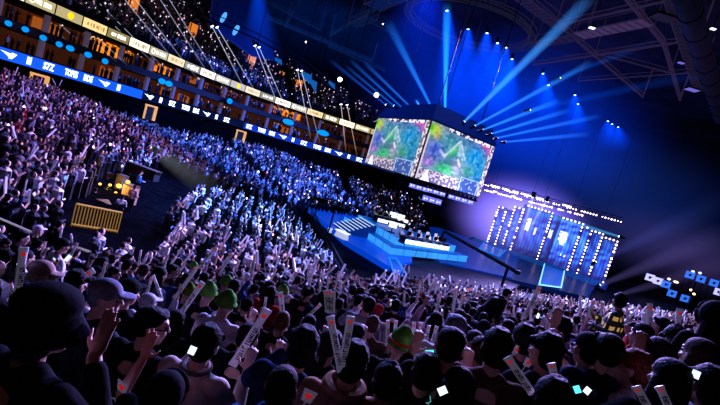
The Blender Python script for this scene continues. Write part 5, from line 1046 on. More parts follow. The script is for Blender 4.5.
# ---------------------------------------------------------------- individually placed sticks: pixel of the marked end, pixel of the held end, depth
def stick_px(a, b, t, label, dt=0.0, roll=.0, grp=None):
    p1 = P(a[0], a[1], t + dt); p0 = P(b[0], b[1], t); d = p1 - p0; L = d.length
    vdir = (EYE - p0).normalized(); dn = d.normalized(); y = (vdir - dn * vdir.dot(dn)).normalized(); x = y.cross(dn); R = Matrix((x, y, dn)).transposed() @ Matrix.Rotation(roll, 3, 'Z')
    o = put('clapper_stick', ST_T, None, p0, R.to_euler(), (1, 1, 1)); s = L / SL; w_ = max(.55, min(1.25, s)); o.scale = (w_, w_, s); tag(o, label, 'clapper stick', grp); put('lettering', ST_L, o); put('red_mark', ST_H, o); return o
SPX = [((24, 247), (15, 310), 4.9, 'big upright white clapper stick with red mark and black lettering'), ((94, 270), (52, 298), 5.6, 'blurred white clapper stick slanting above the bucket hat'), ((105, 284), (84, 307), 5.4, 'white clapper stick in front of the striped grey cap'),
       ((153, 275), (162, 299), 8.6, 'white clapper stick leaning away from its twin in an upturned V'), ((152, 277), (145, 299), 8.8, 'dark-lettered twin stick of the upturned V'), ((203, 282), (177, 319), 6.0, 'long thin white clapper stick by the green knitted hats'), ((268, 309), (232, 366), 4.0, 'big blurred clapper stick beside the cream sweater'),
       ((280, 292), (285, 331), 6.4, 'slim upright white clapper stick by the red top'), ((321, 304), (302, 322), 8.5, 'white clapper stick pointing up right over the cropped ginger hair'), ((330, 316), (341, 372), 4.2, 'clapper stick with bold black lettering raised by the tan hooded sweater'), ((351, 316), (342, 368), 4.4, 'white clapper stick edge-on beside the bold lettered one'),
       ((388, 320), (387, 346), 8.5, 'upright clapper stick behind the green beanie, first of a pair'), ((396, 320), (394, 346), 8.5, 'upright clapper stick behind the green beanie, second of a pair'), ((414, 322), (413, 352), 7.4, 'first of the four sticks right of the green beanie'), ((421, 322), (418, 351), 7.4, 'second of the four sticks right of the green beanie'), ((429, 325), (424, 349), 8, 'third of the four sticks right of the green beanie'), ((437, 326), (430, 350), 8, 'fourth of the four sticks right of the green beanie'),
       ((507, 357), (533, 394), 4.6, 'diagonal white clapper stick over the brown leather jacket'), ((551, 363), (558, 389), 5.4, 'red-marked clapper stick beside the big black hair'), ((636, 386), (651, 412), 4.3, 'clapper stick in front of the auburn hair'), ((659, 386), (672, 414), 4.2, 'clapper stick in front of the very long black hair'),
       ((541, 330), (534, 350), 9, 'lettered stick of a tilted pair'), ((549, 321), (545, 337), 11, 'small lettered stick above the tilted pair'), ((561, 321), (556, 334), 12, 'small lettered stick above the round black hair'), ((470, 335), (472, 350), 8.5, 'short red-topped stick above the tied hair, first of two'), ((478, 335), (480, 349), 8.5, 'short red-topped stick above the tied hair, second of two'),
       ((106, 262), (100, 284), 9, 'white stick standing behind the slanting blurred one'), ((121, 262), (117, 280), 10, 'lettered stick right of the slanting blurred one'), ((10, 283), (15, 300), 6.2, 'short bluish stick at the very edge by the big upright one'), ((266, 297), (264, 312), 9, 'short white stick left of the slim upright one'), ((327, 290), (329, 312), 10, 'first of two upright sticks above the bold lettered one'), ((332, 291), (331, 313), 10, 'second of two upright sticks above the bold lettered one'), ((515, 345), (513, 362), 6.5, 'red-marked flag stick over the brown leather jacket'), ((223, 297), (222, 325), 6.5, 'blurred stick in front of the white shirt'), ((608, 330), (612, 343), 10, 'small stick left of the plaid shirt')]
nh = 0
for a, b, t, lab in SPX:
    t = max(2.0, t * .62); q = hit(b[0], b[1], 1.36, t0=1.6); th = (q - EYE).y
    front_ = any(k in lab for k in ('diagonal', 'big black hair', 'auburn', 'very long', 'bold'))
    holder = 2.0 < th < 16 and not front_
    if front_: t = 2.35 if 'bold' not in lab else 2.5
    if holder: t = th
    o = stick_px(a, b, t, lab, dt=.02, roll=random.uniform(-.3, .3))
    if holder:
        yaw = face_yaw(q.x, q.y) + random.gauss(0, .15); side = random.choice((-1, 1)); hw = Matrix.Rotation(yaw, 3, 'Z') @ POSES['sticks']['hands'][0 if side < 0 else 1][0]; L3 = Vector((q.x - hw.x, q.y - hw.y, 0)); L3.z = ground(L3.x, L3.y); s_ = max(.88, min(1.1, (q.z - L3.z) / hw.z))
        if min(math.hypot(L3.x - x_, L3.y - y_) for x_, y_ in HEROES) > .36 and L3.y > 1.5:
            nh += 1; kind, hc_ = random.choice((('short', (.012, .01, .01)), ('bowl', (.012, .01, .01)), ('long', (.015, .012, .012)), ('cap', BLK), ('tail', (.02, .014, .012))))
            person('sticks', L3, yaw, s_, random.choice((BLK, BLK, NAVY, (.03, .03, .036), BROWN)), kind, hc_, (.015, .015, .02), None, 'person holding the ' + lab.replace('clapper ', ''), None); HEROES.append((L3.x, L3.y))
print('holders', nh)
for j, (pa_, pb_, lab) in enumerate((((-6, 216), (34, 233), 'pale handrail among the rows at the stand corner'), ((76, 247), (90, 252), 'short pale handrail below the yellow fence'))):
    a = hit(pa_[0], pa_[1], 1.75); b = hit(pb_[0], pb_[1], 1.75); e = empty('handrail', a); tag(e, lab, 'handrail'); m = MB(); m.tube([(0, 0, 0), b - a], .03, 6); m.build('rail', glow('rail_pale', (.6, .52, .6), .25), e)
    for q in (a, b): m = MB(); m.tube([q - a, Vector((q.x - a.x, q.y - a.y, ground(q.x, q.y) - a.z))], .025, 5); m.build('post', STEEL, e)
# flag fans and phones
for (px, py, t, lab) in ((308, 397, 2.2, 'white paper fan with a red heart in front of the ring-emblem jacket'), (528, 363, 3.6, 'small white paper fan with a red heart by the diagonal stick'), (517, 350, 3.8, 'small white paper fan with a red heart above the diagonal stick'), (122, 388, 2.3, 'white card with a pink mark by the raised forearm')):
    p = P(px, py, t); e = empty('paper_fan', p); e.rotation_euler = (.3, .15, random.uniform(-.3, .3)); tag(e, lab, 'paper fan'); m = MB(); s = .036
    m.add([(-s, 0, s * 1.2), (s, 0, s * 1.2), (s * .75, 0, -s), (-s * .75, 0, -s), (-s, .004, s * 1.2), (s, .004, s * 1.2), (s * .75, .004, -s), (-s * .75, .004, -s)], ((0, 3, 2, 1), (4, 5, 6, 7), (0, 1, 5, 4), (1, 2, 6, 5), (2, 3, 7, 6), (3, 0, 4, 7))); m.build('sheet', STW, e)
    m = MB(); m.ball((-.008, -.003, .012), (.012, .003, .013)); m.ball((.008, -.003, .012), (.012, .003, .013)); m.ball((0, -.003, .002), (.013, .003, .014)); m.build('red_heart', STR, e); m = MB(); m.tube([(0, .002, -.03), (0, .002, -.12)], .004, 6); m.build('handle', STW, e)
def face_rot(p): d = (EYE - Vector(p)).normalized(); y = -d; x = y.cross(Vector((0, 0, 1))).normalized(); z = x.cross(y); return Matrix((x, y, z)).transposed()
for (px, py, t, cy, rl, lab) in ((106, 331, 2.2, 0, 1.1, 'brightly lit phone in front of the open palm'), (82, 335, 2.6, 0, 1.3, 'blue-white phone screen under the bucket hat'), (192.5, 350, 2.6, 0, .2, 'small lit phone beside the cream sweater'), (577, 389, 3.0, 1, -.7, 'cyan phone screen by the bright phone lamp'), (587, 391, 3.1, 0, .3, 'bright white phone lamp near the paper-white cuffs'), (442, 391, 2.4, 0, .8, 'bright phone held low by the long brown hair'), (596, 338, 4.6, 0, .4, 'bright white phone above the reddish lit hands'), (647, 334, 5.4, 0, .5, 'bluish phone screen by the red top'), (430, 354, 3.4, 1, 1.2, 'teal glowing phone screen over the teal print'), (696, 374, 2.7, 0, .0, 'tiny bright phone beside the pale hooded collar'), (68, 258, 7, 0, .5, 'small phone by the yellow fence'), (538, 316, 10, 0, .0, 'bright round phone lamp above the small stick')):
    p = P(px, py, t); ph_ = phone(p, face_rot(p) @ Matrix.Rotation(rl, 3, 'Y') @ Matrix.Rotation(random.choice((-1, 1)) * (1.0 if t < 4 else .5), 3, 'X'), lab, bool(cy)); ph_.scale = (.6,) * 3 if t < 3.2 else (.85,) * 3
# ================================================================ ROWS OF THE STANDS
PIT = [(60, 188), (82, 172), (110, 160), (165, 162), (187, 178), (172, 205), (160, 240), (148, 250), (119, 236), (70, 226), (60, 208)]
GAP2 = [(148, 150), (172, 158), (222, 180), (305, 201), (312, 211), (222, 187), (180, 184)]
GAP3 = [(292, 205), (310, 206), (375, 272), (338, 266)]
def row_points(ps=.62, rowp=.88):
    pts = []
    for i, (a, b, n, s, L, o_) in enumerate(PLANES):
        tx, ty = (b[0] - a[0]) / L, (b[1] - a[1]) / L; d = .9
        while d < 44:
            u = np.arange(-60, L + 60, ps) + (RNG.random() * ps); x = a[0] + tx * u + n[0] * d; y = a[1] + ty * u + n[1] * d
            h, k = ground_np(x, y); m = (k == i) & (y > -1)
            aisle = ((u + 3.0) % 13.5) < 1.9
            if i > 0: m &= ~aisle
            pts.append(np.stack([x[m], y[m], h[m], np.full(m.sum(), i)], -1)); d += rowp
    # level seating on the arena floor near the right-hand stand
    return np.concatenate(pts)
ALL = row_points()
xs, ys, f = proj_np(np.stack([ALL[:, 0], ALL[:, 1], ALL[:, 2] + 1.5], -1))
keep = (f > 1.0) & (xs > -25) & (xs < 745) & (ys > -20) & (ys < 440)
ALL = ALL[keep]; xs = xs[keep]; ys = ys[keep]; f = f[keep]
ok = np.array([keep_in(q[0] - 1.2 if False else q[0], q[1]) for q in ALL]); 
for poly in (PIT, GAP2, GAP3): ok &= ~np.array([inpoly(a, b, poly) for a, b in zip(xs, ys)])
# a clear walk under the suites
rcn = np.array([(p.x, p.y) for p in RC]); dmin = np.sqrt(((ALL[:, None, :2] - rcn[None, ::3, :]) ** 2).sum(-1)).min(1); ok &= dmin > 3.0
ok &= ~((ALL[:, 3] == 0) & (ALL[:, 0] > 62)); ok &= ~((ALL[:, 3] >= 3) & (ALL[:, 0] > 11)); ok &= (ALL[:, 3] >= 0)
ALL = ALL[ok]; xs = xs[ok]; ys = ys[ok]; f = f[ok]
jit = RNG.normal(0, .09, (len(ALL), 2)); ALL[:, 0] += jit[:, 0]; ALL[:, 1] += jit[:, 1]
occ = RNG.random(len(ALL)) < np.where(f < 7, .78, .95); ALL = ALL[occ]; xs = xs[occ]; ys = ys[occ]; f = f[occ]
hero_xy = np.array(HEROES)
dh = np.sqrt(((ALL[:, None, :2] - hero_xy[None]) ** 2).sum(-1)).min(1); good = (dh > .50) & (f > 3.3) & ~((xs > 362) & (xs < 445) & (f < 4.6)); ALL = ALL[good]; xs = xs[good]; ys = ys[good]; f = f[good]
order = np.argsort(f); ALL = ALL[order]; xs = xs[order]; ys = ys[order]; f = f[order]
# ---------------------------------------------------------------- nearest ones as persons of their own
NEAR = 205; inview = (xs > 2) & (xs < 718) & (ys < 402)
near_idx = [i for i in range(len(ALL)) if inview[i]][:NEAR]; near_set = set(near_idx); cut_f = f[near_idx[-1]]
TOPS = [('black', BLK, 30), ('dark navy', NAVY, 16), ('charcoal', (.03, .03, .036), 14), ('white', WHITE, 7), ('light grey', (.35, .35, .4), 5), ('blue', (.02, .06, .2), 5), ('red', RED, 2), ('brown', BROWN, 5), ('olive', (.06, .07, .03), 4), ('pale pink', (.5, .33, .38), 3)]
HRS = [('short black hair', 'short', (.012, .010, .010), 26), ('rounded black hair', 'bowl', (.012, .010, .012), 20), ('long black hair', 'long', (.012, .010, .011), 12), ('long brown hair', 'long', (.045, .022, .015), 6), ('a dark ponytail', 'tail', (.015, .012, .012), 6), ('brown hair', 'short', (.06, .03, .02), 7), ('a black cap', 'cap', BLK, 7), ('a white cap', 'cap', (.5, .5, .52), 2), ('a raised hood', 'hood', (.014, .014, .018), 4), ('a green knitted hat', 'beanie', GREEN, 3), ('cropped hair', 'bald', (.05, .03, .025), 4)]
PS = [('rest', 'arms lowered', 34), ('sticks', 'stick raised', 11), ('high', 'arms raised high', 6), ('one', 'one arm up', 8), ('clap', 'clapping', 8), ('side', 'head turned', 10), ('down', 'head bowed', 6), ('phone', 'phone raised', 5), ('face', 'a hand at the face', 5)]
rp = random.Random(21)
def pick(L): return rp.choices(L, [q[-1] for q in L])[0]
LMK = [(92, 215, 'near the yellow fence'), (24, 280, 'by the big upright stick'), (110, 300, 'by the striped grey cap'), (153, 288, 'by the upturned V'), (208, 295, 'by the knitted hats'), (250, 335, 'by the big blurred stick'), (283, 315, 'by the slim upright stick'), (336, 330, 'by the bold lettered stick'), (378, 311, 'by the red cap'), (401, 340, 'by the green beanie'), (425, 335, 'by the four sticks'), (455, 330, 'by the ash grey hair'), (507, 300, 'by the leaning person'), (520, 375, 'by the diagonal stick'), (545, 335, 'by the tilted pair'), (590, 350, 'by the reddish lit hands'), (619, 315, 'by the plaid shirt'), (660, 327, 'by the bright red top'), (632, 369, 'by the auburn hair'), (697, 357, 'by the rust red sleeve'), (712, 318, 'by the tall black hood'), (240, 275, 'under the bright stand'), (180, 265, 'under the dark aisle'), (70, 250, 'by the bent white top'), (320, 280, 'by the stage barrier'), (440, 295, 'under the team platform'), (570, 310, 'under the pillar wall'), (670, 305, 'under the display boards')]
nstick = 0; used_lab = {}
for i in near_idx:
    x, y, z, k = ALL[i]; tn, tc_, _ = pick(TOPS); hn, hk, hc, _ = pick(HRS); pn, pt, _ = pick(PS); s = rp.uniform(.93, 1.05)
    lm = min(LMK, key=lambda q: (q[0] - xs[i]) ** 2 + (q[1] - ys[i]) ** 2)[2]
    lab = 'person, %s top, %s, %s, %s' % (tn, hn, pt, lm)
    tries = 0
    while lab in used_lab and tries < 30:
        hn, hk, hc, _ = pick(HRS); tn, tc_, _ = pick(TOPS); lab = 'person, %s top, %s, %s, %s' % (tn, hn, pt, lm); tries += 1
    lab = lab.replace('a raised hood', 'raised hood').replace('a dark ponytail', 'dark ponytail').replace('a green knitted hat', 'green hat') if len(lab.replace(',', ' ').split()) > 16 else lab
    used_lab[lab] = 1; yaw = face_yaw(x, y) + rp.gauss(0, .22); eyes = f[i] < 6
    o = person(pn, Vector((x, y, z)), yaw, s, tc_, hk, hc, (.015, .015, .022), None, lab, 'spectators in the near rows', False)
    if pn in ('sticks', 'high', 'one'):
        for side in ((-1, 1) if pn != 'one' and rp.random() < .55 else (1,)):
            p, d = hand_world(o, pn, side); d = (d + Vector((rp.gauss(0, .3), rp.gauss(0, .3), .4))).normalized(); g_ = '%s, held by the person in %s with %s' % ('white clapper stick', tn, hn)
            stick(p - d * .10, d, rp.uniform(-1, 1) + yaw, '%s stick held by %s top, %s, %s' % ('first' if side < 0 else 'other', tn, hn, lm), 'clapper sticks in the near rows', rp.uniform(.68, .85)); nstick += 1
    elif pn == 'phone':
        p = (hand_world(o, pn, -1)[0] + hand_world(o, pn, 1)[0]) / 2; phone(p, Euler((0, 0, yaw)), 'phone held by %s top, %s, %s' % (tn, hn, lm), rp.random() < .3, 'phones held up in the near rows')
# ---------------------------------------------------------------- everyone farther off: too many to count
def low_person(kind):
    """verts, faces, slot id per vertex: 0 skin, 1 top, 2 hair, 3 trousers"""
    m = MB(); sl = []
    def part(fn, s): n = len(m.v); fn(); sl.extend([s] * (len(m.v) - n))
    part(lambda: m.tube([(0, 0, .0), (0, 0, .85)], [.16, .17], 5), 3)
    part(lambda: m.tube([(0, 0, .8), (0, 0, 1.15), (0, 0, 1.36), (0, 0, 1.45)], [.17, .21, .20, .07], 6), 1)
    part(lambda: m.ball((0, .02, 1.585), (.085, .095, .125), 6, 5), 0); part(lambda: m.ball((0, -.025, 1.63), (.098, .10, .10), 6, 4), 2)
    if kind == 1:
        for s in (-1, 1): part(lambda: m.tube([(s * .2, 0, 1.36), (s * .30, .14, 1.20), (s * .2, .34, 1.38)], [.065, .055, .04], 4), 1 if s < 0 else 0)
    elif kind == 2:
        for s in (-1, 1): part(lambda: m.tube([(s * .2, 0, 1.36), (s * .30, .12, 1.5), (s * .22, .2, 1.82)], [.065, .05, .04], 4), 0 if s > 0 else 1)
    elif kind == 3: part(lambda: m.tube([(.2, 0, 1.36), (.30, .12, 1.5), (.22, .2, 1.82)], [.065, .05, .04], 4), 0)
    else:
        for s in (-1, 1): part(lambda: m.tube([(s * .2, 0, 1.36), (s * .26, .02, 1.05), (s * .12, .24, 1.05)], [.065, .05, .04], 4), 1)
    return np.array(m.v), m.f, np.array(sl)
LOWS = [low_person(k) for k in range(4)]
def mass(name, P_, yaw, kinds, scale, colors, lab, cat, matl):
    """one mesh of many small figures; colors: (n, 4 slots, 3)"""
    vs = []; fs = []; cs = []; base = 0; nl = []
    for k in range(4):
        idx = np.where(kinds == k)[0]
        if not len(idx): continue
        v, fc, sl = LOWS[k]; c, s = np.cos(yaw[idx]), np.sin(yaw[idx]); sc = scale[idx][:, None]
        X = (v[None, :, 0] * c[:, None] - v[None, :, 1] * s[:, None]) * sc + P_[idx, 0][:, None]; Y = (v[None, :, 0] * s[:, None] + v[None, :, 1] * c[:, None]) * sc + P_[idx, 1][:, None]; Z = v[None, :, 2] * sc + P_[idx, 2][:, None]
        vs.append(np.stack([X, Y, Z], -1).reshape(-1, 3)); cs.append(colors[idx][:, sl].reshape(-1, 3)); nv = len(v)
        for q in fc: nl.append(np.full(len(idx), len(q)))
        for j in range(len(idx)):
            o = base + j * nv
            for q in fc: fs.append([a + o for a in q])
        base += nv * len(idx)
    vs = np.concatenate(vs); cs = np.concatenate(cs); me = bpy.data.meshes.new(name); me.from_pydata(vs.tolist(), [], fs); ca = me.color_attributes.new('Col', 'FLOAT_COLOR', 'POINT'); arr = np.ones((len(vs), 4), np.float32); arr[:, :3] = cs; ca.data.foreach_set('color', arr.ravel()); me.materials.append(matl); me.update()
    o = bpy.data.objects.new(name, me); COL.objects.link(o); tag(o, lab, cat, None, 'stuff'); return o
CRM = mat('crowd_cloth', attr='Col', rough=.8)
def crowd_colors(n, white=.13, blk=.55, tint=None):
    c = np.zeros((n, 4, 3)); r = RNG.random(n); sk = np.array(SKINS)[RNG.integers(0, 4, n)]; c[:, 0] = sk * RNG.uniform(.8, 1.3, (n, 1))
    base = np.array([.015, .015, .02]) * RNG.uniform(.5, 2, (n, 1)); mid = RNG.uniform(.03, .20, (n, 1)) * np.array([.8, .85, 1.1]); col = np.where((r < blk)[:, None], base, mid); w_ = r > 1 - white; col[w_] = RNG.uniform(.45, .8, (w_.sum(), 1)) * np.array([1, .97, 1.0]); rd = (r > .60) & (r < .62); col[rd] = (.4, .03, .04); c[:, 1] = col; c[:, 2] = np.array([.012, .01, .01]) * RNG.uniform(.5, 2.5, (n, 1)); c[:, 3] = (.012, .012, .018); return c
rest = np.array([i for i in range(len(ALL)) if i not in near_set])
Pm = ALL[rest, :3]; ym = np.arctan2(52 - Pm[:, 1], 9 - Pm[:, 0]) - PI / 2 + RNG.normal(0, .25, len(rest)); km = RNG.choice(4, len(rest), p=[.72, .13, .05, .10])
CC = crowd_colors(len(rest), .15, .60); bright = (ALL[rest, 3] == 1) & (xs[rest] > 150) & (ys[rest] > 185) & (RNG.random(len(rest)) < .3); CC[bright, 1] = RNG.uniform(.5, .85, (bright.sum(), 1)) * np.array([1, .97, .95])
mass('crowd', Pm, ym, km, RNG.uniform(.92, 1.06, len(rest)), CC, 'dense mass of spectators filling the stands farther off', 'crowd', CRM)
# upper bowl and suite spectators
UP = []
for i in range(0, len(RC) - 1):
    p, t, n = rc_at(i)
    for k in range(row_max(i)):
        z, o = upper_h(k); q = p + n * o
        for s in (0, .28):
            if random.random() < .62 and (i % 22) > 1: UP.append((q.x + t.x * s, q.y + t.y * s, z - .25, 0))
    for (zf, offs) in ((LZ + .97, (1.1, 1.9, 2.6)), (EZ + 3.12, (1.2, 2.0, 2.8))):
        for o in offs:
            if random.random() < .36: q = p + n * o; UP.append((q.x, q.y, zf, 1))
UP = np.array(UP); ux, uy, uf = proj_np(np.stack([UP[:, 0], UP[:, 1], UP[:, 2] + 1.4], -1)); m_ = (uf > 0) & (ux > -10) & (ux < 470) & (uy > -12); UP = UP[m_]
yu = np.arctan2(52 - UP[:, 1], 9 - UP[:, 0]) - PI / 2; 
mass('crowd', UP, yu, RNG.choice(4, len(UP), p=[.55, .2, .1, .15]), np.where(UP[:, 3] == 1, .76, .9), crowd_colors(len(UP), .08, .65), 'dark mass of spectators in the upper bowl and the suites', 'crowd', CRM)
# glowing specks for lit faces and light wands in the dark upper bowl
def blobs(name, pts, r, cols, lab, cat, es):
    oct_ = np.array([(1, 0, 0), (-1, 0, 0), (0, 1, 0), (0, -1, 0), (0, 0, 1.3), (0, 0, -1.3)]); fo = [(0, 2, 4), (2, 1, 4), (1, 3, 4), (3, 0, 4), (2, 0, 5), (1, 2, 5), (3, 1, 5), (0, 3, 5)]
    v = (pts[:, None, :] + oct_[None] * r[:, None, None]).reshape(-1, 3); fs = [[a + 6 * j for a in q] for j in range(len(pts)) for q in fo]; me = bpy.data.meshes.new(name); me.from_pydata(v.tolist(), [], fs); ca = me.color_attributes.new('Col', 'FLOAT_COLOR', 'POINT'); arr = np.ones((len(v), 4), np.float32); arr[:, :3] = np.repeat(cols, 6, 0); ca.data.foreach_set('color', arr.ravel()); me.materials.append(mat('glint_%g' % es, attr='Col', rough=.5, es=es)); o = bpy.data.objects.new(name, me); COL.objects.link(o); tag(o, lab, cat, None, 'stuff'); return o
ub = UP[UP[:, 3] == 0]; sel = RNG.random(len(ub)) < .26; pts = ub[sel][:, :3] + np.array([0, 0, 1.45]) + RNG.normal(0, .25, (sel.sum(), 3)); n_ = len(pts); cc_ = np.where(RNG.random((n_, 1)) < .5, np.array([[.85, .8, 1]]), np.array([[1, .6, .75]])) * RNG.uniform(.25, 1.0, (n_, 1)); blobs('crowd_light_specks', pts, RNG.uniform(.07, .14, n_), cc_, 'pinkish white light specks glinting all over the upper bowl', 'light specks', 1.1)
us = UP[UP[:, 3] == 1]; sel = RNG.random(len(us)) < .13; pts = us[sel][:, :3] + np.array([0, 0, 1.4]); n_ = len(pts); blobs('crowd_light_specks', pts, RNG.uniform(.06, .12, n_), np.array([[1, .85, .8]]) * RNG.uniform(.3, 1, (n_, 1)), 'small white glints among the spectators of the suites', 'light specks', 1.0)
# distant sticks and specks of glow for lit faces in the lower stands
def stick_mass(sel_p, yawv, lab, es, L=.62, r=.05):
    n = len(sel_p); d = RNG.normal(0, .38, (n, 3)); d[:, 2] = 1; d /= np.linalg.norm(d, axis=1)[:, None]; a = np.cross(d, np.array([0, 1.0, 0])); a /= np.linalg.norm(a, axis=1)[:, None]; b = np.cross(d, a); v = np.zeros((n, 8, 3))
    for q in range(4): an = q * PI / 2 + .4; off = a * math.cos(an) * r + b * math.sin(an) * r; v[:, q] = sel_p + off; v[:, 4 + q] = sel_p + off + d * L
    fo = ((0, 1, 5, 4), (1, 2, 6, 5), (2, 3, 7, 6), (3, 0, 4, 7), (4, 5, 6, 7), (3, 2, 1, 0)); fs = [[c + 8 * j for c in q] for j in range(n) for q in fo]; me = bpy.data.meshes.new('clapper_sticks'); me.from_pydata(v.reshape(-1, 3).tolist(), [], fs); me.materials.append(mat('stick_far', (.75, .74, .8), .5, emit=(.5, .5, .9), es=es)); o = bpy.data.objects.new('clapper_sticks', me); COL.objects.link(o); tag(o, lab, 'clapper sticks', None, 'stuff')
hold = np.isin(km, (1, 2, 3)) & (RNG.random(len(rest)) < np.where(f[rest] < 26, .42, np.where(f[rest] < 40, .2, .10))); off = np.where((km == 1)[:, None], np.array([[.2, .34, 1.40]]), np.array([[.22, .2, 1.82]])); c, s = np.cos(ym), np.sin(ym)
for sg in (1, -1):
    hp = np.stack([Pm[:, 0] + sg * off[:, 0] * c - off[:, 1] * s, Pm[:, 1] + sg * off[:, 0] * s + off[:, 1] * c, Pm[:, 2] + off[:, 2] - .06], -1); mk = hold & ((sg == 1) | (km != 3)); hp = hp[mk]
    if sg == 1: HP = hp
    else: HP = np.concatenate([HP, hp])
stick_mass(HP, None, 'countless white clapper sticks waved over the farther stands', .03)
sel = RNG.random(len(rest)) < np.where(f[rest] < 12, .16, np.where(f[rest] < 30, .38, .48)); pts = Pm[sel] + np.array([0, 0, 1.35]) + RNG.normal(0, .15, (sel.sum(), 3)); n_ = len(pts); rr_ = RNG.random((n_, 1)); bl_ = ((ALL[rest, 3] == 1) & (xs[rest] > 130))[sel][:, None]; cc_ = np.where(rr_ < np.where(bl_, .75, .30), np.array([[.10, .22, 1]]), np.where(rr_ < .8, np.array([[.75, .72, 1]]), np.array([[1, .5, .68]]))) * np.exp(RNG.normal(-.6, .7, (n_, 1))); blobs('crowd_light_specks', pts, RNG.uniform(.05, .10, n_) * np.sqrt(np.clip(f[rest][sel], 10, 60) / 22), cc_, 'bright glowing specks sprinkled over the lower stands', 'light specks', 1.3)  # glowing specks added over the crowd for contrast
# ================================================================ RECESSED STAND GATE WITH GOLD LIGHT
g0 = hit(78, 227, .0); g1 = hit(118, 236, .0); 
FG = mat('fence_gold_lit', (.35, .24, .03), .5, emit=(.9, .5, .03), es=.12)  # warm gate light on the metal bars, put into colour and glow
pa = P(66, 208, 21); pb = P(117, 216, 21); pc = P(117, 231, 20.3); pd = P(77, 226, 20.3)
def fence(p0, p1, h, n, lab):
    e = empty('barred_fence', p0); tag(e, lab, 'fence'); d = p1 - p0; m = MB(); m.tube([(0, 0, h), d + Vector((0, 0, h))], .05, 6); m.tube([(0, 0, .08), d + Vector((0, 0, .08))], .05, 6); m.build('rail', FG, e)
    for k in range(n + 1): m = MB(); m.tube([d * k / n, d * k / n + Vector((0, 0, h))], .028, 5); m.build('bar', FG, e)
fence(hit(71, 226), hit(117, 233), .95, 15, 'yellow lit barred fence around the sunken stand gate'); 
pz = hit(110, 200, 0); m = MB(); zt = P(95, 209, 21).z
# sunken deck
q4 = [P(64, 206, 21.5), P(118, 216, 21), P(146, 176, 30), P(108, 166, 31)]; zz = min(p.z for p in q4)
m = MB(); m.add([Vector((p.x, p.y, p.z)) for p in q4], ((0, 1, 2, 3),)); struct(m.build('floor_gate_deck', DARK))
DK = mat('gate_wood', (.07, .04, .025), .8)
for (px, py, y, sz, lab, mt) in ((88, 206, 22.6, (2.2, .5, .4), 'wooden counter along the top of the yellow fence', DK), (108, 203, 23, (.9, .6, .5), 'wooden box table beside the gold lamps', DK), (104, 172, 28, (1.3, .5, .9), 'dark upright case at the back of the sunken gate', mat('gate_case', (.12, .10, .11), .6)), (143, 167, 29, (2.6, .5, .6), 'grey low desk at the far side of the sunken gate', mat('gate_grey', (.04, .035, .035), .8)), (132, 186, 25, (.7, .5, 1.0), 'peach lit cabinet beside the gold lamps', mat('gate_peach', (.5, .3, .2), .6, emit=(1, .5, .2), es=.12)), (123, 176, 26, (.5, .4, .8), 'dark narrow cabinet behind the gold lamps', mat('gate_case', ()))):
    c = P(px, py, y); e = empty('gate_counter', c); e.rotation_euler = (0, 0, -.35); tag(e, lab, 'counter'); m = MB(); m.box((0, 0, -sz[2] / 2), sz); m.build('cabinet_body', mt, e); m = MB(); m.box((0, 0, .03), (sz[0] * 1.06, sz[1] * 1.1, .06)); m.build('counter_top', mat('gate_top', (.09, .06, .045), .7), e)
for (px, py, lab, s) in ((119, 186, 'brightest gold lamp in the sunken gate', .12), (128, 182, 'second gold lamp beside the peach cabinet', .10), (116, 193, 'small gold lamp low in the sunken gate', .08), (100, 184, 'row lamp of gold light along the back of the gate', .07), (110, 185, 'gold lamp between the case and the bright lamp', .07), (68, 203, 'small gold lamp at the tip of the yellow fence', .10)):
    c = P(px, py, 25); e = empty('gold_lamp', c); tag(e, lab, 'lamp'); m = MB(); m.ball((0, 0, 0), (s * 1.3, s, s), 10, 7); m.build('lamp_shade', glow('lamp_gold', (1, .55, .08), 1.5), e); m = MB(); m.tube([(0, 0, 0), (0, 0, -.7)], .03, 5); m.box((0, 0, -.72), (.2, .2, .04)); m.build('stem', BLACK, e); light('POINT', c + Vector((0, -.3, .4)), (1, .6, .12), 40 * s / .2, .2)
for (px, py, y, top_, hk, lab, dy) in ((95, 193, 24, BLK, 'short', 'person in black standing inside the sunken gate', 1.2), (134, 190, 24, (.5, .3, .28), 'short', 'person in a peach top inside the sunken gate', .4), (83, 196, 23, NAVY, 'cap', 'person in navy and a cap behind the wooden counter', .2), (108, 188, 25.5, (.02, .05, .02), 'short', 'person in dark green sitting among the gold lamps', .6), (140, 175, 27, BLUE, 'short', 'person in blue at the far side of the sunken gate', -.4), (122, 200, 23, WHITE, 'tail', 'person in a white top in front of the gold lamps', .9)):
    c = P(px, py, y); yaw = face_yaw(c.x, c.y) + dy; person('rest', Vector((c.x, c.y, c.z - 1.35)), yaw, .95, top_, hk, (.012, .01, .01), (.02, .02, .02), None, lab)
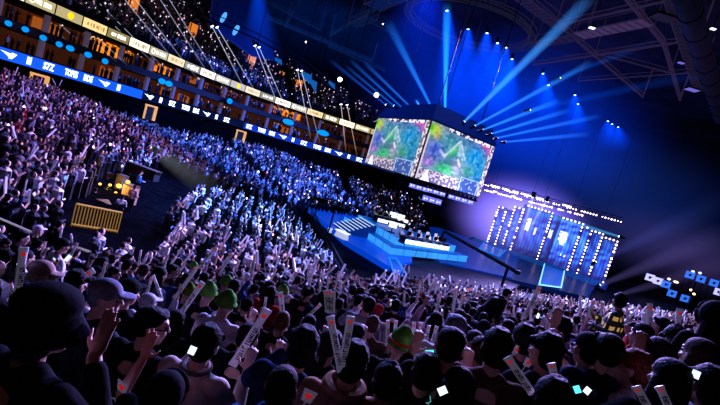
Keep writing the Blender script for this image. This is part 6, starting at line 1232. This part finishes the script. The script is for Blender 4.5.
# ================================================================ PLAYERS AT THE TEAM DESKS
CHM = mat('chair_cloth', (.55, .55, .6), .6); 
def gaming_chair(p, yaw, lab, grp):
    e = empty('gaming_chair', p, yaw); tag(e, lab, 'chair', grp); m = MB(); m.box((0, 0, .48), (.5, .5, .1)); m.build('seat', CHM, e); m = MB(); m.box((0, -.26, .95), (.5, .1, .85), taper=.8); m.build('backrest', CHM, e); m = MB(); m.tube([(0, 0, .1), (0, 0, .45)], .04, 6); m.build('stem', BLACK, e); m = MB()
    for k in range(5): m.tube([(0, 0, .1), (.3 * math.cos(k * 1.257), .3 * math.sin(k * 1.257), .03)], .025, 5)
    m.build('base', BLACK, e)
seats_ = ['first', 'second', 'third', 'fourth', 'fifth']
for di, (a, b, t, face, nmon) in enumerate(DESKS):
    for q in range(nmon):
        c = a.lerp(b, (q + .5) / nmon); yw = math.atan2(-face.y, -face.x) - PI / 2; p = c + face * 1.25; nm = 'long' if di == 0 else 'farther'
        gaming_chair(p, yw, 'pale gaming chair at the %s team desk, %s from the stairs end' % (nm, seats_[q]), 'gaming chairs at the team desks')
        person('sit', p + Vector((0, 0, .04)), yw, 1.0, (.65, .6, .6) if di == 0 else WHITE, 'short', (.02, .015, .015), (.02, .02, .02), None, 'seated player at the %s team desk, %s from the stairs end' % (nm, seats_[q]), 'players at the team desks')
        e = empty('desk_monitor', c + face * .35 + Vector((0, 0, .75)), yw); tag(e, 'slim desk monitor on the %s team desk, %s from the stairs end' % (nm, seats_[q]), 'monitor', 'monitors on the team desks'); m = MB(); m.box((0, 0, .32), (.6, .04, .36)); m.build('panel', BLACK, e); m = MB(); m.box((0, -.03, .32), (.56, .01, .32)); m.build('screen', MONW, e); m = MB(); m.tube([(0, 0, 0), (0, 0, .2)], .02, 5); m.box((0, 0, .01), (.25, .18, .02)); m.build('stand', BLACK, e)
spot((10, 30, EZ + 18), (8, 49, PT), (1, .95, .9), 3.0, 12, .5)
print('near depth', cut_f, 'crowd', len(rest), 'upper', len(UP), 'sticks', nstick, len(SPX), 'far sticks', len(HP), 'risers', RISERS)
